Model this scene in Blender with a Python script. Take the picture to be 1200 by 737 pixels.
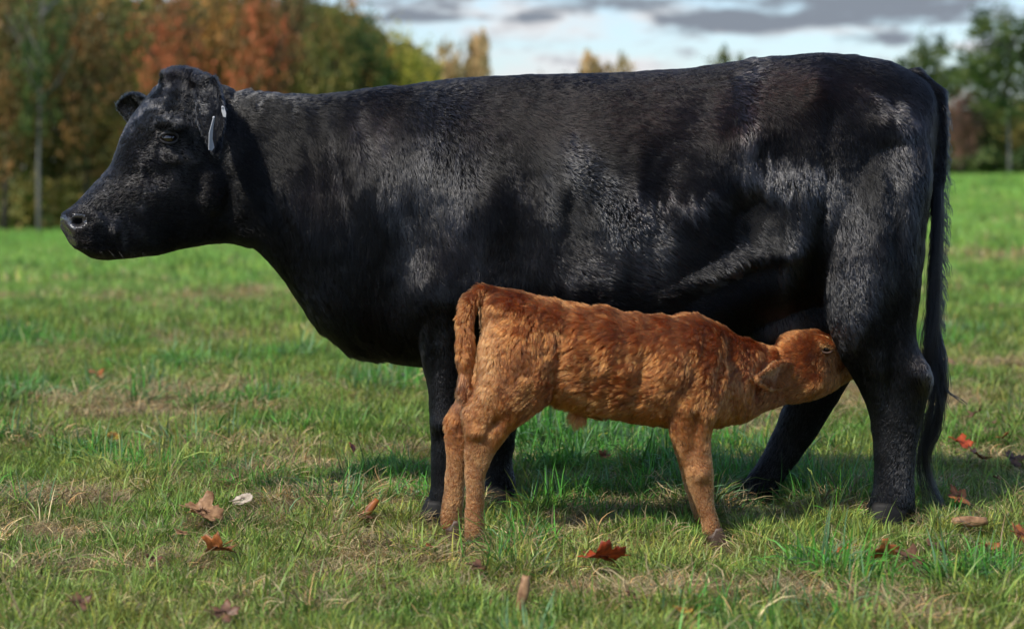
import bpy, bmesh, math, random
import numpy as np
from mathutils import Vector, Matrix, Euler
from mathutils.kdtree import KDTree
from mathutils.bvhtree import BVHTree

for o in list(bpy.data.objects): bpy.data.objects.remove(o)
S = bpy.context.scene
COL = S.collection
R = math.radians
random.seed(7)
RNG = np.random.default_rng(7)

# ------------------------------------------------------------------ camera
F = 2665.0          # focal length in pixels of the 1200 px wide photograph
HC = 1.05           # eye height
HOR = 200.0         # image row of the horizon
cam_d = bpy.data.cameras.new('camera'); cam = bpy.data.objects.new('camera', cam_d); COL.objects.link(cam)
cam.location = (0, 0, HC); cam.rotation_euler = (R(90), 0, 0)
cam_d.sensor_width = 36; cam_d.lens = 36 * F / 1200
cam_d.shift_y = -(368.5 - HOR) / 1200
cam_d.clip_start = 0.1; cam_d.clip_end = 4000
cam_d.dof.use_dof = True; cam_d.dof.focus_distance = 6.6; cam_d.dof.aperture_fstop = 3.1
S.camera = cam
S.render.resolution_x = 1024; S.render.resolution_y = 628

# ------------------------------------------------------------------ sun and sky
TO_SUN = Vector((-0.56, -0.62, 0.90)).normalized()
sun_d = bpy.data.lights.new('sun', 'SUN'); sun = bpy.data.objects.new('sun', sun_d); COL.objects.link(sun)
sun.rotation_euler = TO_SUN.to_track_quat('Z', 'Y').to_euler()
sun_d.energy = 3.6; sun_d.angle = R(0.8); sun_d.color = (1.0, 0.93, 0.82)

W = bpy.data.worlds.new('World'); S.world = W; W.use_nodes = True
wn = W.node_tree.nodes; wl = W.node_tree.links; wn.clear()
def wnode(t, **k):
    n = wn.new(t)
    for a, b in k.items(): setattr(n, a, b)
    return n
sky = wnode('ShaderNodeTexSky', sky_type='NISHITA', sun_disc=False)
sky.sun_elevation = math.asin(TO_SUN.z); sky.sun_rotation = math.atan2(TO_SUN.x, TO_SUN.y)
sky.air_density = 1.0; sky.dust_density = 0.8; sky.ozone_density = 1.6
tc = wnode('ShaderNodeTexCoord')
def wmath(op, a, b=None, c=None, clamp=False):
    n = wnode('ShaderNodeMath', operation=op, use_clamp=clamp)
    for i, v in enumerate((a, b, c)):
        if v is None: continue
        if isinstance(v, (int, float)): n.inputs[i].default_value = v
        else: wl.new(v, n.inputs[i])
    return n.outputs[0]
sep = wnode('ShaderNodeSeparateXYZ'); wl.new(tc.outputs['Generated'], sep.inputs[0])
az = wmath('ARCTAN2', sep.outputs[0], sep.outputs[1])
el = sep.outputs[2]
comb = wnode('ShaderNodeCombineXYZ')
wl.new(wmath('MULTIPLY', az, 34.0), comb.inputs[0]); wl.new(wmath('MULTIPLY', el, 120.0), comb.inputs[1])
nz = wnode('ShaderNodeTexNoise'); nz.inputs['Scale'].default_value = 1.0; nz.inputs['Detail'].default_value = 9; nz.inputs['Roughness'].default_value = 0.6
nz.inputs['Distortion'].default_value = 0.3
wl.new(comb.outputs[0], nz.inputs['Vector'])
def cloud_blob(px, py, rx, ry):          # a bank of cloud: direction (azimuth, elevation) and angular half sizes
    a0 = math.atan((px - 600) / F); e0 = math.atan((HOR - py) / F)
    u = wmath('DIVIDE', wmath('SUBTRACT', az, a0), rx / F)
    v = wmath('DIVIDE', wmath('SUBTRACT', el, e0), ry / F)
    d = wmath('ADD', wmath('MULTIPLY', u, u), wmath('MULTIPLY', v, v))
    return wmath('MAXIMUM', wmath('SUBTRACT', 1.0, d), 0.0)
def wsum(xs):
    r = xs[0]
    for x in xs[1:]: r = wmath('ADD', r, x)
    return r
grey = wsum([cloud_blob(950, 12, 240, 30), cloud_blob(1080, 5, 200, 36), cloud_blob(870, 30, 150, 16), cloud_blob(690, 4, 110, 16), cloud_blob(500, 6, 100, 26), cloud_blob(1050, 48, 90, 10), cloud_blob(610, 20, 60, 8), cloud_blob(830, 22, 70, 12), cloud_blob(500, 22, 90, 6)])
white = wsum([cloud_blob(940, 36, 130, 9), cloud_blob(790, 18, 70, 16), cloud_blob(640, 30, 170, 22), cloud_blob(720, 80, 60, 22), cloud_blob(560, 10, 150, 16), cloud_blob(600, 85, 260, 30), cloud_blob(1140, 60, 60, 10), cloud_blob(110, 2, 90, 30), cloud_blob(845, 36, 14, 6)])
def wsmooth(x, a, b):
    n = wnode('ShaderNodeMapRange', interpolation_type='SMOOTHSTEP')
    wl.new(x, n.inputs[0]); n.inputs[1].default_value = a; n.inputs[2].default_value = b
    return n.outputs[0]
gm = wsmooth(wmath('ADD', wmath('MULTIPLY', grey, 0.30), wmath('MULTIPLY', nz.outputs[0], 1.6)), 0.78, 1.25)
wm_ = wsmooth(wmath('ADD', wmath('MULTIPLY', white, 0.34), wmath('MULTIPLY', nz.outputs[0], 1.4)), 0.62, 1.20)
def wmix(f, a, b):
    n = wnode('ShaderNodeMix', data_type='RGBA'); wl.new(f, n.inputs[0])
    for s, v in ((6, a), (7, b)):
        if isinstance(v, tuple): n.inputs[s].default_value = v
        else: wl.new(v, n.inputs[s])
    return n.outputs[2]
SKYSTR = 0.15
base = wnode('ShaderNodeMix', data_type='RGBA', blend_type='MULTIPLY'); base.inputs[0].default_value = 1
wl.new(sky.outputs[0], base.inputs[6]); base.inputs[7].default_value = (0.74, 0.80, 0.92, 1)
c1 = wmix(wm_, base.outputs[2], (4.5, 4.5, 4.6, 1))
c2 = wmix(gm, c1, (1.35, 1.55, 1.85, 1))
bg = wnode('ShaderNodeBackground'); wl.new(c2, bg.inputs[0]); bg.inputs[1].default_value = SKYSTR
wo = wnode('ShaderNodeOutputWorld'); wl.new(bg.outputs[0], wo.inputs[0])

S.view_settings.view_transform = 'Standard'; S.view_settings.look = 'None'
S.view_settings.exposure = 0.33; S.view_settings.gamma = 1
S.render.engine = 'CYCLES'

# ------------------------------------------------------------------ helpers
def P(px, py, Y):
    """point at depth Y metres seen at (px, py) of the photograph: used to measure, everything stands in metres"""
    return np.array([(px - 600) / F * Y, Y, HC - (py - HOR) / F * Y])
def topx(p):
    p = np.asarray(p); return 600 + F * p[..., 0] / p[..., 1], HOR + F * (HC - p[..., 2]) / p[..., 1]
def ground_at(px, py): return F * HC / (py - HOR)
def tag(o, label=None, cat=None, group=None, kind=None):
    if label: o['label'] = label
    if cat: o['category'] = cat
    if group: o['group'] = group
    if kind: o['kind'] = kind
    return o
def link(name, data, parent=None, mat=None):
    o = bpy.data.objects.new(name, data); COL.objects.link(o)
    if parent: o.parent = parent
    if mat: data.materials.append(mat)
    return o
def mesh(name, v, f, mat=None, parent=None, smooth=True):
    me = bpy.data.meshes.new(name)
    me.from_pydata([tuple(map(float, p)) for p in v], [], f)
    if smooth: me.polygons.foreach_set('use_smooth', [True] * len(me.polygons))
    return link(name, me, parent, mat)
def _h(ix, iy, iz, seed):
    h = (ix * 374761393 + iy * 668265263 + iz * 1274126177 + seed * 974711) & 0xffffffff
    h = ((h ^ (h >> 13)) * 1274126177) & 0xffffffff
    return ((h ^ (h >> 16)) & 0xffffff) / 0xffffff
def noise(p, scale, seed=0):
    """value noise in -1..1 at points p (n,3)"""
    q = np.asarray(p, float) * scale + 1000.0
    i = np.floor(q).astype(np.int64); f = q - i; f = f * f * (3 - 2 * f)
    r = 0
    for dx in (0, 1):
        for dy in (0, 1):
            for dz in (0, 1):
                w = (f[:, 0] if dx else 1 - f[:, 0]) * (f[:, 1] if dy else 1 - f[:, 1]) * (f[:, 2] if dz else 1 - f[:, 2])
                r = r + w * _h(i[:, 0] + dx, i[:, 1] + dy, i[:, 2] + dz, seed)
    return r * 2 - 1
def nrm(a): return a / np.maximum(np.linalg.norm(a, axis=-1, keepdims=True), 1e-9)

def material(name):
    m = bpy.data.materials.new(name); m.use_nodes = True; nt = m.node_tree; nt.nodes.clear()
    out = nt.nodes.new('ShaderNodeOutputMaterial')
    return m, nt, out
def simple(name, col, rough=0.6, spec=0.5, noise_amt=0.25, noise_scale=30, bump=0.0, coat=0.0):
    m, nt, out = material(name); N = nt.nodes; L = nt.links
    b = N.new('ShaderNodeBsdfPrincipled'); b.inputs['Roughness'].default_value = rough; b.inputs['Specular IOR Level'].default_value = spec
    b.inputs['Coat Weight'].default_value = coat; b.inputs['Coat Roughness'].default_value = .14
    t = N.new('ShaderNodeTexCoord'); n = N.new('ShaderNodeTexNoise'); n.inputs['Scale'].default_value = noise_scale; n.inputs['Detail'].default_value = 4
    L.new(t.outputs['Object'], n.inputs['Vector'])
    r = N.new('ShaderNodeValToRGB'); r.color_ramp.elements[0].position = .3; r.color_ramp.elements[1].position = .7
    r.color_ramp.elements[0].color = tuple(c * (1 - noise_amt) for c in col) + (1,)
    r.color_ramp.elements[1].color = tuple(min(1, c * (1 + noise_amt)) for c in col) + (1,)
    L.new(n.outputs[0], r.inputs[0]); L.new(r.outputs[0], b.inputs['Base Color'])
    if bump:
        bp = N.new('ShaderNodeBump'); bp.inputs['Distance'].default_value = bump; L.new(n.outputs[0], bp.inputs['Height']); L.new(bp.outputs[0], b.inputs['Normal'])
    L.new(b.outputs[0], out.inputs[0]); return m

# ------------------------------------------------------------------ terrain
def height(x, y):
    x = np.asarray(x, float); y = np.asarray(y, float)
    s = x / np.maximum(y, 8.0)
    t = np.clip((s + 0.22) / 0.44, 0, 1); t = t * t * (3 - 2 * t)
    slope = -0.0214 * (1 - t) + 0.0064 * t
    d = np.clip(y, 15, 175) - 15
    z = slope * d
    p = np.stack([x, y, np.zeros_like(x)], -1).reshape(-1, 3)
    n = (noise(p, 0.35, 3) * 0.018 + noise(p, 1.4, 4) * 0.010).reshape(x.shape)
    far = np.clip((y - 9) / 20, 0, 1)
    z = z + n * (0.6 + 0.4 * far) * np.clip((np.abs(y - 6.75) - .6) / .8, 0.15, 1) + far * 0.03 * noise(p, 0.12, 5).reshape(x.shape)
    return z
def grid_lines(spans):
    out = []
    for a, b, st in spans: out += list(np.arange(a, b, st))
    return np.array(out + [spans[-1][1]])
gx = grid_lines([(-900, -100, 80), (-100, -20, 5), (-20, -5, .8), (-5, 5, .1), (5, 20, .8), (20, 100, 5), (100, 900, 80)])
gy = grid_lines([(-300, -20, 40), (-20, 3, 1.5), (3, 14, .1), (14, 40, .5), (40, 200, 4), (200, 1500, 100)])
GX, GY = np.meshgrid(gx, gy); GZ = height(GX, GY)
nx, ny = len(gx), len(gy)
vv = np.stack([GX, GY, GZ], -1).reshape(-1, 3)
idx = np.arange(nx * ny).reshape(ny, nx)
ff = np.stack([idx[:-1, :-1], idx[:-1, 1:], idx[1:, 1:], idx[1:, :-1]], -1).reshape(-1, 4).tolist()

def patch_nodes(nt, vec):
    pass
gm_, nt, out = material('pasture_soil_and_turf'); N = nt.nodes; L = nt.links
tcn = N.new('ShaderNodeNewGeometry')
def nnoise(scale, det=5, vec=None, rough=.6):
    n = N.new('ShaderNodeTexNoise'); n.inputs['Scale'].default_value = scale; n.inputs['Detail'].default_value = det; n.inputs['Roughness'].default_value = rough
    L.new(vec or tcn.outputs['Position'], n.inputs['Vector']); return n.outputs[0]
def nramp(f, stops):
    r = N.new('ShaderNodeValToRGB'); e = r.color_ramp.elements
    while len(e) < len(stops): e.new(0.5)
    for k, (p, c) in zip(e, stops): k.position = p; k.color = tuple(c) + (1,)
    L.new(f, r.inputs[0]); return r.outputs[0]
def nmix(f, a, b, blend='MIX'):
    n = N.new('ShaderNodeMix'); n.data_type = 'RGBA'; n.blend_type = blend
    if isinstance(f, float): n.inputs[0].default_value = f
    else: L.new(f, n.inputs[0])
    L.new(a, n.inputs[6]); L.new(b, n.inputs[7]); return n.outputs[2]
near_c = nramp(nnoise(18), [(.3, (.04, .035, .016)), (.55, (.08, .07, .03)), (.75, (.17, .14, .07))])
far_c = nramp(nnoise(1.1, 8), [(.3, (.15, .30, .055)), (.55, (.21, .38, .08)), (.75, (.31, .41, .12))])
sepg = N.new('ShaderNodeSeparateXYZ'); L.new(tcn.outputs['Position'], sepg.inputs[0])
mr = N.new('ShaderNodeMapRange'); mr.inputs[1].default_value = 14; mr.inputs[2].default_value = 45; L.new(sepg.outputs[1], mr.inputs[0])
gc = nmix(mr.outputs[0], near_c, far_c)
b = N.new('ShaderNodeBsdfPrincipled'); b.inputs['Roughness'].default_value = .9; b.inputs['Specular IOR Level'].default_value = .1
L.new(gc, b.inputs['Base Color'])
bp = N.new('ShaderNodeBump'); bp.inputs['Distance'].default_value = .05; L.new(nnoise(9), bp.inputs['Height']); L.new(bp.outputs[0], b.inputs['Normal'])
L.new(b.outputs[0], out.inputs[0])
ground = mesh('ground', vv, ff, gm_); tag(ground, 'gently rolling green pasture running back to the wood', kind='structure')

# ------------------------------------------------------------------ lofts and body builder
class Blobs:
    def __init__(s): s.v = []; s.f = []
    def ring_loft(s, rings):
        o = len(s.v); n = len(rings[0])
        for r in rings: s.v += [tuple(p) for p in r]
        for k in range(len(rings) - 1):
            for i in range(n):
                j = (i + 1) % n
                s.f.append((o + k * n + i, o + k * n + j, o + (k + 1) * n + j, o + (k + 1) * n + i))
        s.f.append(tuple(o + i for i in range(n))[::-1]); s.f.append(tuple(o + (len(rings) - 1) * n + i for i in range(n)))
    def ellipsoid(s, c, r, rot=None, nu=20, nv=12):
        M = np.array(rot) if rot is not None else np.eye(3)
        rings = []
        for j in range(1, nv):
            t = math.pi * j / nv
            rings.append([np.array(c) + M @ np.array([r[0] * math.sin(t) * math.cos(a), r[1] * math.sin(t) * math.sin(a), r[2] * math.cos(t)]) for a in np.linspace(0, 2 * math.pi, nu, endpoint=False)])
        s.ring_loft(rings[::-1])
    def tube(s, pts, rad, n=12, flat=None):
        pts = [np.array(p, float) for p in pts]; rings = []
        for k, p in enumerate(pts):
            d = nrm(pts[min(k + 1, len(pts) - 1)] - pts[max(k - 1, 0)])
            u = nrm(np.cross(d, [0, 1, 0.01])); w = nrm(np.cross(d, u))
            rr = rad[k]; r1, r2 = (rr if isinstance(rr, tuple) else (rr, rr))
            rings.append([p + u * r1 * math.cos(a) + w * r2 * math.sin(a) for a in np.linspace(0, 2 * math.pi, n, endpoint=False)])
        s.ring_loft(rings)
def smooth_stations(st, n):
    """Catmull-Rom through stations (rows of numbers)"""
    st = np.array(st, float); m = len(st); out = []
    for t in np.linspace(0, m - 1, n):
        i = min(int(t), m - 2); f = t - i
        p0, p1, p2, p3 = st[max(i - 1, 0)], st[i], st[i + 1], st[min(i + 2, m - 1)]
        out.append(.5 * ((2 * p1) + (-p0 + p2) * f + (2 * p0 - 5 * p1 + 4 * p2 - p3) * f * f + (-p0 + 3 * p1 - 3 * p2 + p3) * f ** 3))
    return np.array(out)
def sec(a, e):
    c, s_ = math.cos(a), math.sin(a)
    return math.copysign(abs(c) ** (2 / e), c), math.copysign(abs(s_) ** (2 / e), s_)
def spine_loft(B, st, n=60, nseg=40, e=2.2, belly=0.0):
    """stations: Tx,Ty,Bx,By (photo measures), half width m, depth m"""
    rings = []
    for r in smooth_stations(st, n):
        T = P(r[0], r[1], r[5]); Bo = P(r[2], r[3], r[5]); c = (T + Bo) / 2; h = (T - Bo) / 2
        ring = []
        for a in np.linspace(0, 2 * math.pi, nseg, endpoint=False):
            cy, cz = sec(a, e)
            w = r[4] * (1 - belly * cz * (1 if cz > 0 else .3))
            ring.append(c + h * cz + np.array([0, 1, 0]) * cy * w)
        rings.append(ring)
    B.ring_loft(rings)
def leg_loft(B, st, n=30, nseg=24, e=2.1):
    """stations: y, left x, right x, half depth m, depth m"""
    rings = []
    for r in smooth_stations(st, n):
        A = P(r[1], r[0], r[4]); C = P(r[2], r[0], r[4]); c = (A + C) / 2; h = (C - A) / 2
        rings.append([c + h * sec(a, e)[0] + np.array([0, 1, 0]) * sec(a, e)[1] * r[3] for a in np.linspace(0, 2 * math.pi, nseg, endpoint=False)])
    B.ring_loft(rings)
def remeshed(B, voxel, iters=6):
    me = bpy.data.meshes.new('tmp'); me.from_pydata([tuple(map(float, p)) for p in B.v], [], B.f)
    bm = bmesh.new(); bm.from_mesh(me); bmesh.ops.recalc_face_normals(bm, faces=bm.faces[:]); bm.to_mesh(me); bm.free()
    o = bpy.data.objects.new('tmp', me); COL.objects.link(o)
    m = o.modifiers.new('r', 'REMESH'); m.mode = 'VOXEL'; m.voxel_size = voxel
    m = o.modifiers.new('s', 'SMOOTH'); m.iterations = iters; m.factor = .5
    dg = bpy.context.evaluated_depsgraph_get(); r = bpy.data.meshes.new_from_object(o.evaluated_get(dg))
    bpy.data.objects.remove(o); return r
def get_co(me):
    a = np.empty(len(me.vertices) * 3); me.vertices.foreach_get('co', a); return a.reshape(-1, 3)
def set_co(me, c): me.vertices.foreach_set('co', c.ravel()); me.update()
def get_no(me):
    a = np.empty(len(me.vertices) * 3); me.vertex_normals.foreach_get('vector', a); return a.reshape(-1, 3)
def bumps(me, lst, mid):
    """muscle and bone relief: (px, py, radius x px, radius y px, height m, angle deg), same on both flanks"""
    co = get_co(me); no = get_no(me); x, y = topx(co); side = np.clip((np.abs(no[:, 1]) - .15) / .5, 0, 1)
    d = np.zeros(len(co))
    for px, py, rx, ry, h, ang in lst:
        c, s_ = math.cos(R(ang)), math.sin(R(ang)); u = (x - px) * c + (y - py) * s_; v = -(x - px) * s_ + (y - py) * c
        d += 2.0 * h * np.exp(-((u / rx) ** 2 + (v / ry) ** 2))
    set_co(me, co + no * (d * side)[:, None])

def rbf(px, py, anchors, power=3.0):
    A = np.array(anchors, float); num = 0; den = 0
    for a in A:
        w = 1 / (((px - a[0]) ** 2 + (py - a[1]) ** 2) + 200.0) ** (power / 2)
        num = num + w[:, None] * a[2:][None]; den = den + w
    return num / den[:, None]

def grow_fur(name, me, parent, mat, count, anchors, colour_fn, mask_fn, seed, sheen=(), frizz=(), lift_k=1.0, len_k=1.0, rad=0.0007, wave=0.004, clump=0.6, cell=0.012, swirl=0.5, swirl_scale=6, npt=5, curl=0.0, liftn=.25):
    rng = np.random.default_rng(seed)
    me.calc_loop_triangles(); T = np.empty(len(me.loop_triangles) * 3, np.int32); me.loop_triangles.foreach_get('vertices', T); T = T.reshape(-1, 3)
    co = get_co(me); no = get_no(me)
    a, b_, c = co[T[:, 0]], co[T[:, 1]], co[T[:, 2]]
    area = np.linalg.norm(np.cross(b_ - a, c - a), axis=1) / 2; cen = (a + b_ + c) / 3; fn = nrm(np.cross(b_ - a, c - a))
    wgt = area * np.where(fn[:, 1] < 0.35, 1.0, 0.3) * mask_fn(cen)
    t = rng.choice(len(T), count, p=wgt / wgt.sum())
    r1 = np.sqrt(rng.random(count)); r2 = rng.random(count)
    ba = np.stack([1 - r1, r1 * (1 - r2), r1 * r2], 1)
    p = (co[T[t]] * ba[:, :, None]).sum(1); n = nrm((no[T[t]] * ba[:, :, None]).sum(1))
    px, py = topx(p); an = rbf(px, py, anchors)          # dirx, diry(down), length m, lift
    d = np.stack([an[:, 0], np.zeros(count), -an[:, 1]], 1); d = nrm(d)
    length = an[:, 2] * len_k * (0.65 + .75 * rng.random(count)); lift = an[:, 3] * lift_k
    placed_sheen = np.zeros(count)
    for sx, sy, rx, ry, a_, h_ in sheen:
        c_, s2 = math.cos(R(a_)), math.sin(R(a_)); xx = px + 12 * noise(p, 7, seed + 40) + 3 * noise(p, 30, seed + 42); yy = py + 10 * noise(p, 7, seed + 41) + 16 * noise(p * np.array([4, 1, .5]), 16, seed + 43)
        uu = (xx - sx) * c_ + (yy - sy) * s2; vv_ = -(xx - sx) * s2 + (yy - sy) * c_; e_ = h_ * np.exp(-((uu / rx) ** 2 + (vv_ / ry) ** 2)); lift = lift + 1.1 * e_; placed_sheen = placed_sheen + e_
    t1 = nrm(d - n * (d * n).sum(1, keepdims=True)); t2 = np.cross(n, t1)
    ang = swirl * (noise(p, swirl_scale, seed) + .6 * noise(p, swirl_scale * 2.6, seed + 1)) + .08 * rng.standard_normal(count)
    for fx, fy, fr_, fa in frizz: ang = ang + fa * np.exp(-(((px - fx) ** 2 + (py - fy) ** 2) / fr_ ** 2)) * (1.6 * noise(p, 38, seed + 50) + .35 * rng.standard_normal(count))
    d = t1 * np.cos(ang)[:, None] + t2 * np.sin(ang)[:, None]
    lift = np.clip(lift + liftn * noise(p, swirl_scale * 1.6, seed + 2) * lift + .3 * liftn * noise(p, swirl_scale * 5, seed + 3) * lift + .06 * rng.standard_normal(count) * lift, .03, 1)
    g = nrm(d + n * lift[:, None])
    # wisps: every strand leans to the tip of its nearest guide strand
    m = max(50, int(area[wgt > 0].sum() * .75 / cell ** 2)); gid = rng.choice(count, min(m, count // 3), replace=False); m = len(gid)
    warp = lambda q: q + .6 * cell * np.stack([noise(q, .5 / cell, seed + k) for k in (5, 6, 7)], 1) - g * (q * g).sum(1, keepdims=True) * 0
    pw = warp(p); kd = KDTree(m)
    for k, r_ in enumerate(gid): kd.insert(pw[r_], k)
    kd.balance(); inv = np.array([kd.find(q)[1] for q in pw])
    gt = p[gid] + g[gid] * length[gid][:, None]; tip = gt[inv]; wisp = rng.random(m)[inv]
    clump = clump * (.25 + .75 * rng.random(m)[inv]) * (.6 + .4 * rng.random(count)) * np.clip((length - .008) / .018, 0, 1); clump = clump[:, None]
    pos = np.empty((count, npt, 3)); ph = rng.random(m)[inv] * 6.28; ph2 = rng.random(count) * 6.28
    side = np.cross(g, n)
    for k in range(npt):
        s_ = k / (npt - 1)
        bend = n * (lift * .25 * length * math.sin(math.pi * s_) )[:, None]
        q = p + g * (length * s_)[:, None] + bend
        q = q + (tip - (p + g * length[:, None])) * (clump * s_ ** 1.3)
        am = wave * s_ * (length / .03)
        q = q + side * (am * np.sin(ph + s_ * 5.0))[:, None]
        if curl:
            q = q + side * (curl * s_ * np.cos(ph + s_ * 6 + .5 * ph2))[:, None] + n * (curl * s_ * .6 * np.sin(ph + s_ * 6))[:, None]
        pos[:, k] = q - (n * .001 if k == 0 else 0)
    make_curves(name, pos, rad, colour_fn(p, px, py, wisp, rng), parent, mat, (.06 + .08 * noise(p, 6, seed + 60) + placed_sheen * 2.9) * (.75 + .45 * wisp))
def make_curves(name, pos, rad, col, parent, mat, gloss=None):
    count, npt = pos.shape[:2]
    cu = bpy.data.hair_curves.new(name); cu.add_curves([npt] * count)
    cu.points.foreach_set('position', pos.astype(np.float32).ravel())
    ra = cu.attributes.get('radius') or cu.attributes.new('radius', 'FLOAT', 'POINT')
    prof = np.array([1, 1, .85, .6, .15]) if npt == 5 else np.linspace(1, .15, npt) ** .6
    rv = (np.asarray(rad).reshape(-1, 1) * prof[None]) * np.ones((count, 1))
    ra.data.foreach_set('value', rv.astype(np.float32).ravel())
    ca = cu.attributes.new('tint', 'FLOAT_COLOR', 'CURVE')
    ca.data.foreach_set('color', np.concatenate([col, np.ones((count, 1))], 1).astype(np.float32).ravel())
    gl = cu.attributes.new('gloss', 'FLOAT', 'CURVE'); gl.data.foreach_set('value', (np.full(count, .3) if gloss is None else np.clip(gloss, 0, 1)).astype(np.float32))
    cu.materials.append(mat)
    o = bpy.data.objects.new(name, cu); COL.objects.link(o); o.parent = parent; o['kind'] = 'stuff'
    return o
def hair_mat(name, rough=.3, rrough=.3, coat=0.0, ior=(1.4, 1.5)):
    m, nt, out = material(name); N = nt.nodes; L = nt.links
    h = N.new('ShaderNodeBsdfHairPrincipled'); h.model = 'CHIANG'; h.parametrization = 'COLOR'
    at = N.new('ShaderNodeAttribute'); at.attribute_name = 'tint'; L.new(at.outputs['Color'], h.inputs['Color'])
    h.inputs['Roughness'].default_value = rough; h.inputs['Radial Roughness'].default_value = rrough
    h.inputs['Coat'].default_value = coat
    h.inputs['Random Roughness'].default_value = .3
    ga = N.new('ShaderNodeAttribute'); ga.attribute_name = 'gloss'; gr = N.new('ShaderNodeMapRange'); gr.inputs[3].default_value = ior[0]; gr.inputs[4].default_value = ior[1]   # IOR per strand, raised where sheen patches are painted in
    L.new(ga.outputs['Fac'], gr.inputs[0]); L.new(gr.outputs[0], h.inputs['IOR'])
    L.new(h.outputs[0], out.inputs[0]); return m
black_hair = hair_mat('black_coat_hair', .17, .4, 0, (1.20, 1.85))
red_hair = hair_mat('red_brown_coat_hair', .4, .8, 0, (1.4, 1.5))
skin_black = simple('black_hide', (.003, .003, .0035), .75, .2, .3, 40, .002)
hoof_mat = simple('dark_hoof_horn', (.008, .0075, .007), .6, .25, .4, 30, .002)
calf_hoof_mat = simple('brown_hoof_horn', (.06, .035, .022), .5, .4, .4, 30, .002)
eye_mat = simple('wet_dark_eye', (.012, .007, .005), .08, .8, .3, 10, 0, 1)
nose_mat = simple('moist_black_nose_leather', (.030, .028, .029), .22, .9, .4, 240, .0010, .6)
teat_mat = simple('grey_udder_skin', (.035, .028, .028), .6, .4, .25, 40, .001)
skin_calf = simple('red_brown_hide', (.16, .06, .025), .85, .1, .3, 30, .002)

# ------------------------------------------------------------------ the cow
YC = 6.96
cow = bpy.data.objects.new('cow', None); COL.objects.link(cow); cow.location = tuple(P(790, 200, YC) * [1, 1, 0])
tag(cow, 'large black cow with white ear tags standing in profile over the calf', 'cow')
INV = Vector(cow.location)
def under(o, t):
    """keep world coordinates while the thing's origin is at its base"""
    o.parent = t; o.matrix_parent_inverse = Matrix.Translation(-Vector(t.location)); return o
B = Blobs()
spine_loft(B, [
    (262, 106, 262, 278, .105, YC), (300, 110, 300, 293, .125, YC), (345, 114, 335, 332, .15, YC), (400, 111, 376, 386, .19, YC), (450, 105, 424, 414, .235, YC),
    (510, 97, 478, 426, .28, YC), (570, 91, 545, 430, .32, YC), (640, 87, 630, 430, .355, YC), (720, 86, 720, 428, .385, YC),
    (800, 82, 800, 418, .39, YC), (860, 74, 860, 400, .37, YC), (910, 66, 905, 392, .345, YC), (955, 62, 950, 380, .32, YC),
    (1005, 66, 1000, 360, .29, YC), (1050, 77, 1038, 340, .25, YC), (1083, 98, 1066, 300, .17, YC), (1097, 130, 1086, 240, .07, YC)],
    n=90, nseg=56, e=2.25, belly=.10)
leg_loft(B, [(150, 960, 1085, .10, 6.84), (200, 945, 1092, .16, 6.82), (260, 945, 1086, .17, 6.79), (320, 957, 1079, .15, 6.76), (370, 970, 1073, .12, 6.74), (400, 979, 1073, .10, 6.73),
             (428, 990, 1086, .085, 6.73), (450, 1002, 1091, .07, 6.73), (480, 1016, 1083, .058, 6.735), (520, 1023, 1075, .048, 6.74), (560, 1024, 1071, .046, 6.74), (585, 1020, 1072, .052, 6.74), (600, 1018, 1072, .05, 6.74)], 50)
leg_loft(B, [(200, 945, 1085, .13, 7.08), (300, 940, 1060, .14, 7.10), (370, 935, 1025, .11, 7.13), (420, 935, 1006, .085, 7.15), (448, 930, 994, .07, 7.16), (480, 918, 975, .06, 7.17),
             (510, 905, 956, .05, 7.18), (540, 889, 934, .047, 7.18), (562, 873, 918, .05, 7.18), (578, 862, 910, .05, 7.18)], 44)
leg_loft(B, [(250, 450, 575, .08, 6.84), (310, 462, 585, .12, 6.83), (350, 478, 578, .12, 6.81), (385, 486, 566, .10, 6.80), (420, 494, 554, .08, 6.79), (460, 502, 548, .062, 6.78), (495, 503, 549, .06, 6.78),
             (520, 505, 543, .05, 6.78), (560, 506, 539, .044, 6.78), (580, 503, 541, .05, 6.78), (594, 500, 541, .05, 6.78)], 44)
leg_loft(B, [(310, 500, 600, .10, 7.08), (390, 530, 604, .08, 7.11), (440, 548, 604, .065, 7.13), (500, 560, 605, .055, 7.15), (540, 567, 601, .045, 7.16), (560, 568, 604, .05, 7.16), (575, 568, 606, .05, 7.16)], 36)
# shoulder blade, brisket, stifle, hip
B.ellipsoid(P(520, 260, 6.80), (.20, .12, .28), Matrix.Rotation(R(-12), 3, 'Y'))
B.ellipsoid(P(520, 260, 7.12), (.20, .12, .28), Matrix.Rotation(R(-12), 3, 'Y'))
B.ellipsoid(P(445, 372, YC), (.17, .15, .13))
B.ellipsoid(P(925, 372, 6.80), (.13, .07, .13), Matrix.Rotation(R(-35), 3, 'Y'))
B.ellipsoid(P(930, 365, 6.96), (.17, .17, .10))
# tail: root ridge then hanging dock
tail_pts = [P(1040, 100, YC), P(1072, 92, YC), P(1094, 112, YC), P(1101, 150, 6.94), P(1101, 200, 6.92), P(1097, 260, 6.90), P(1093, 320, 6.88), P(1090, 380, 6.86), P(1088, 430, 6.85)]
B.tube(tail_pts, [.03, .034, .034, .028, .022, .018, .015, .012, .009], 14)
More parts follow.
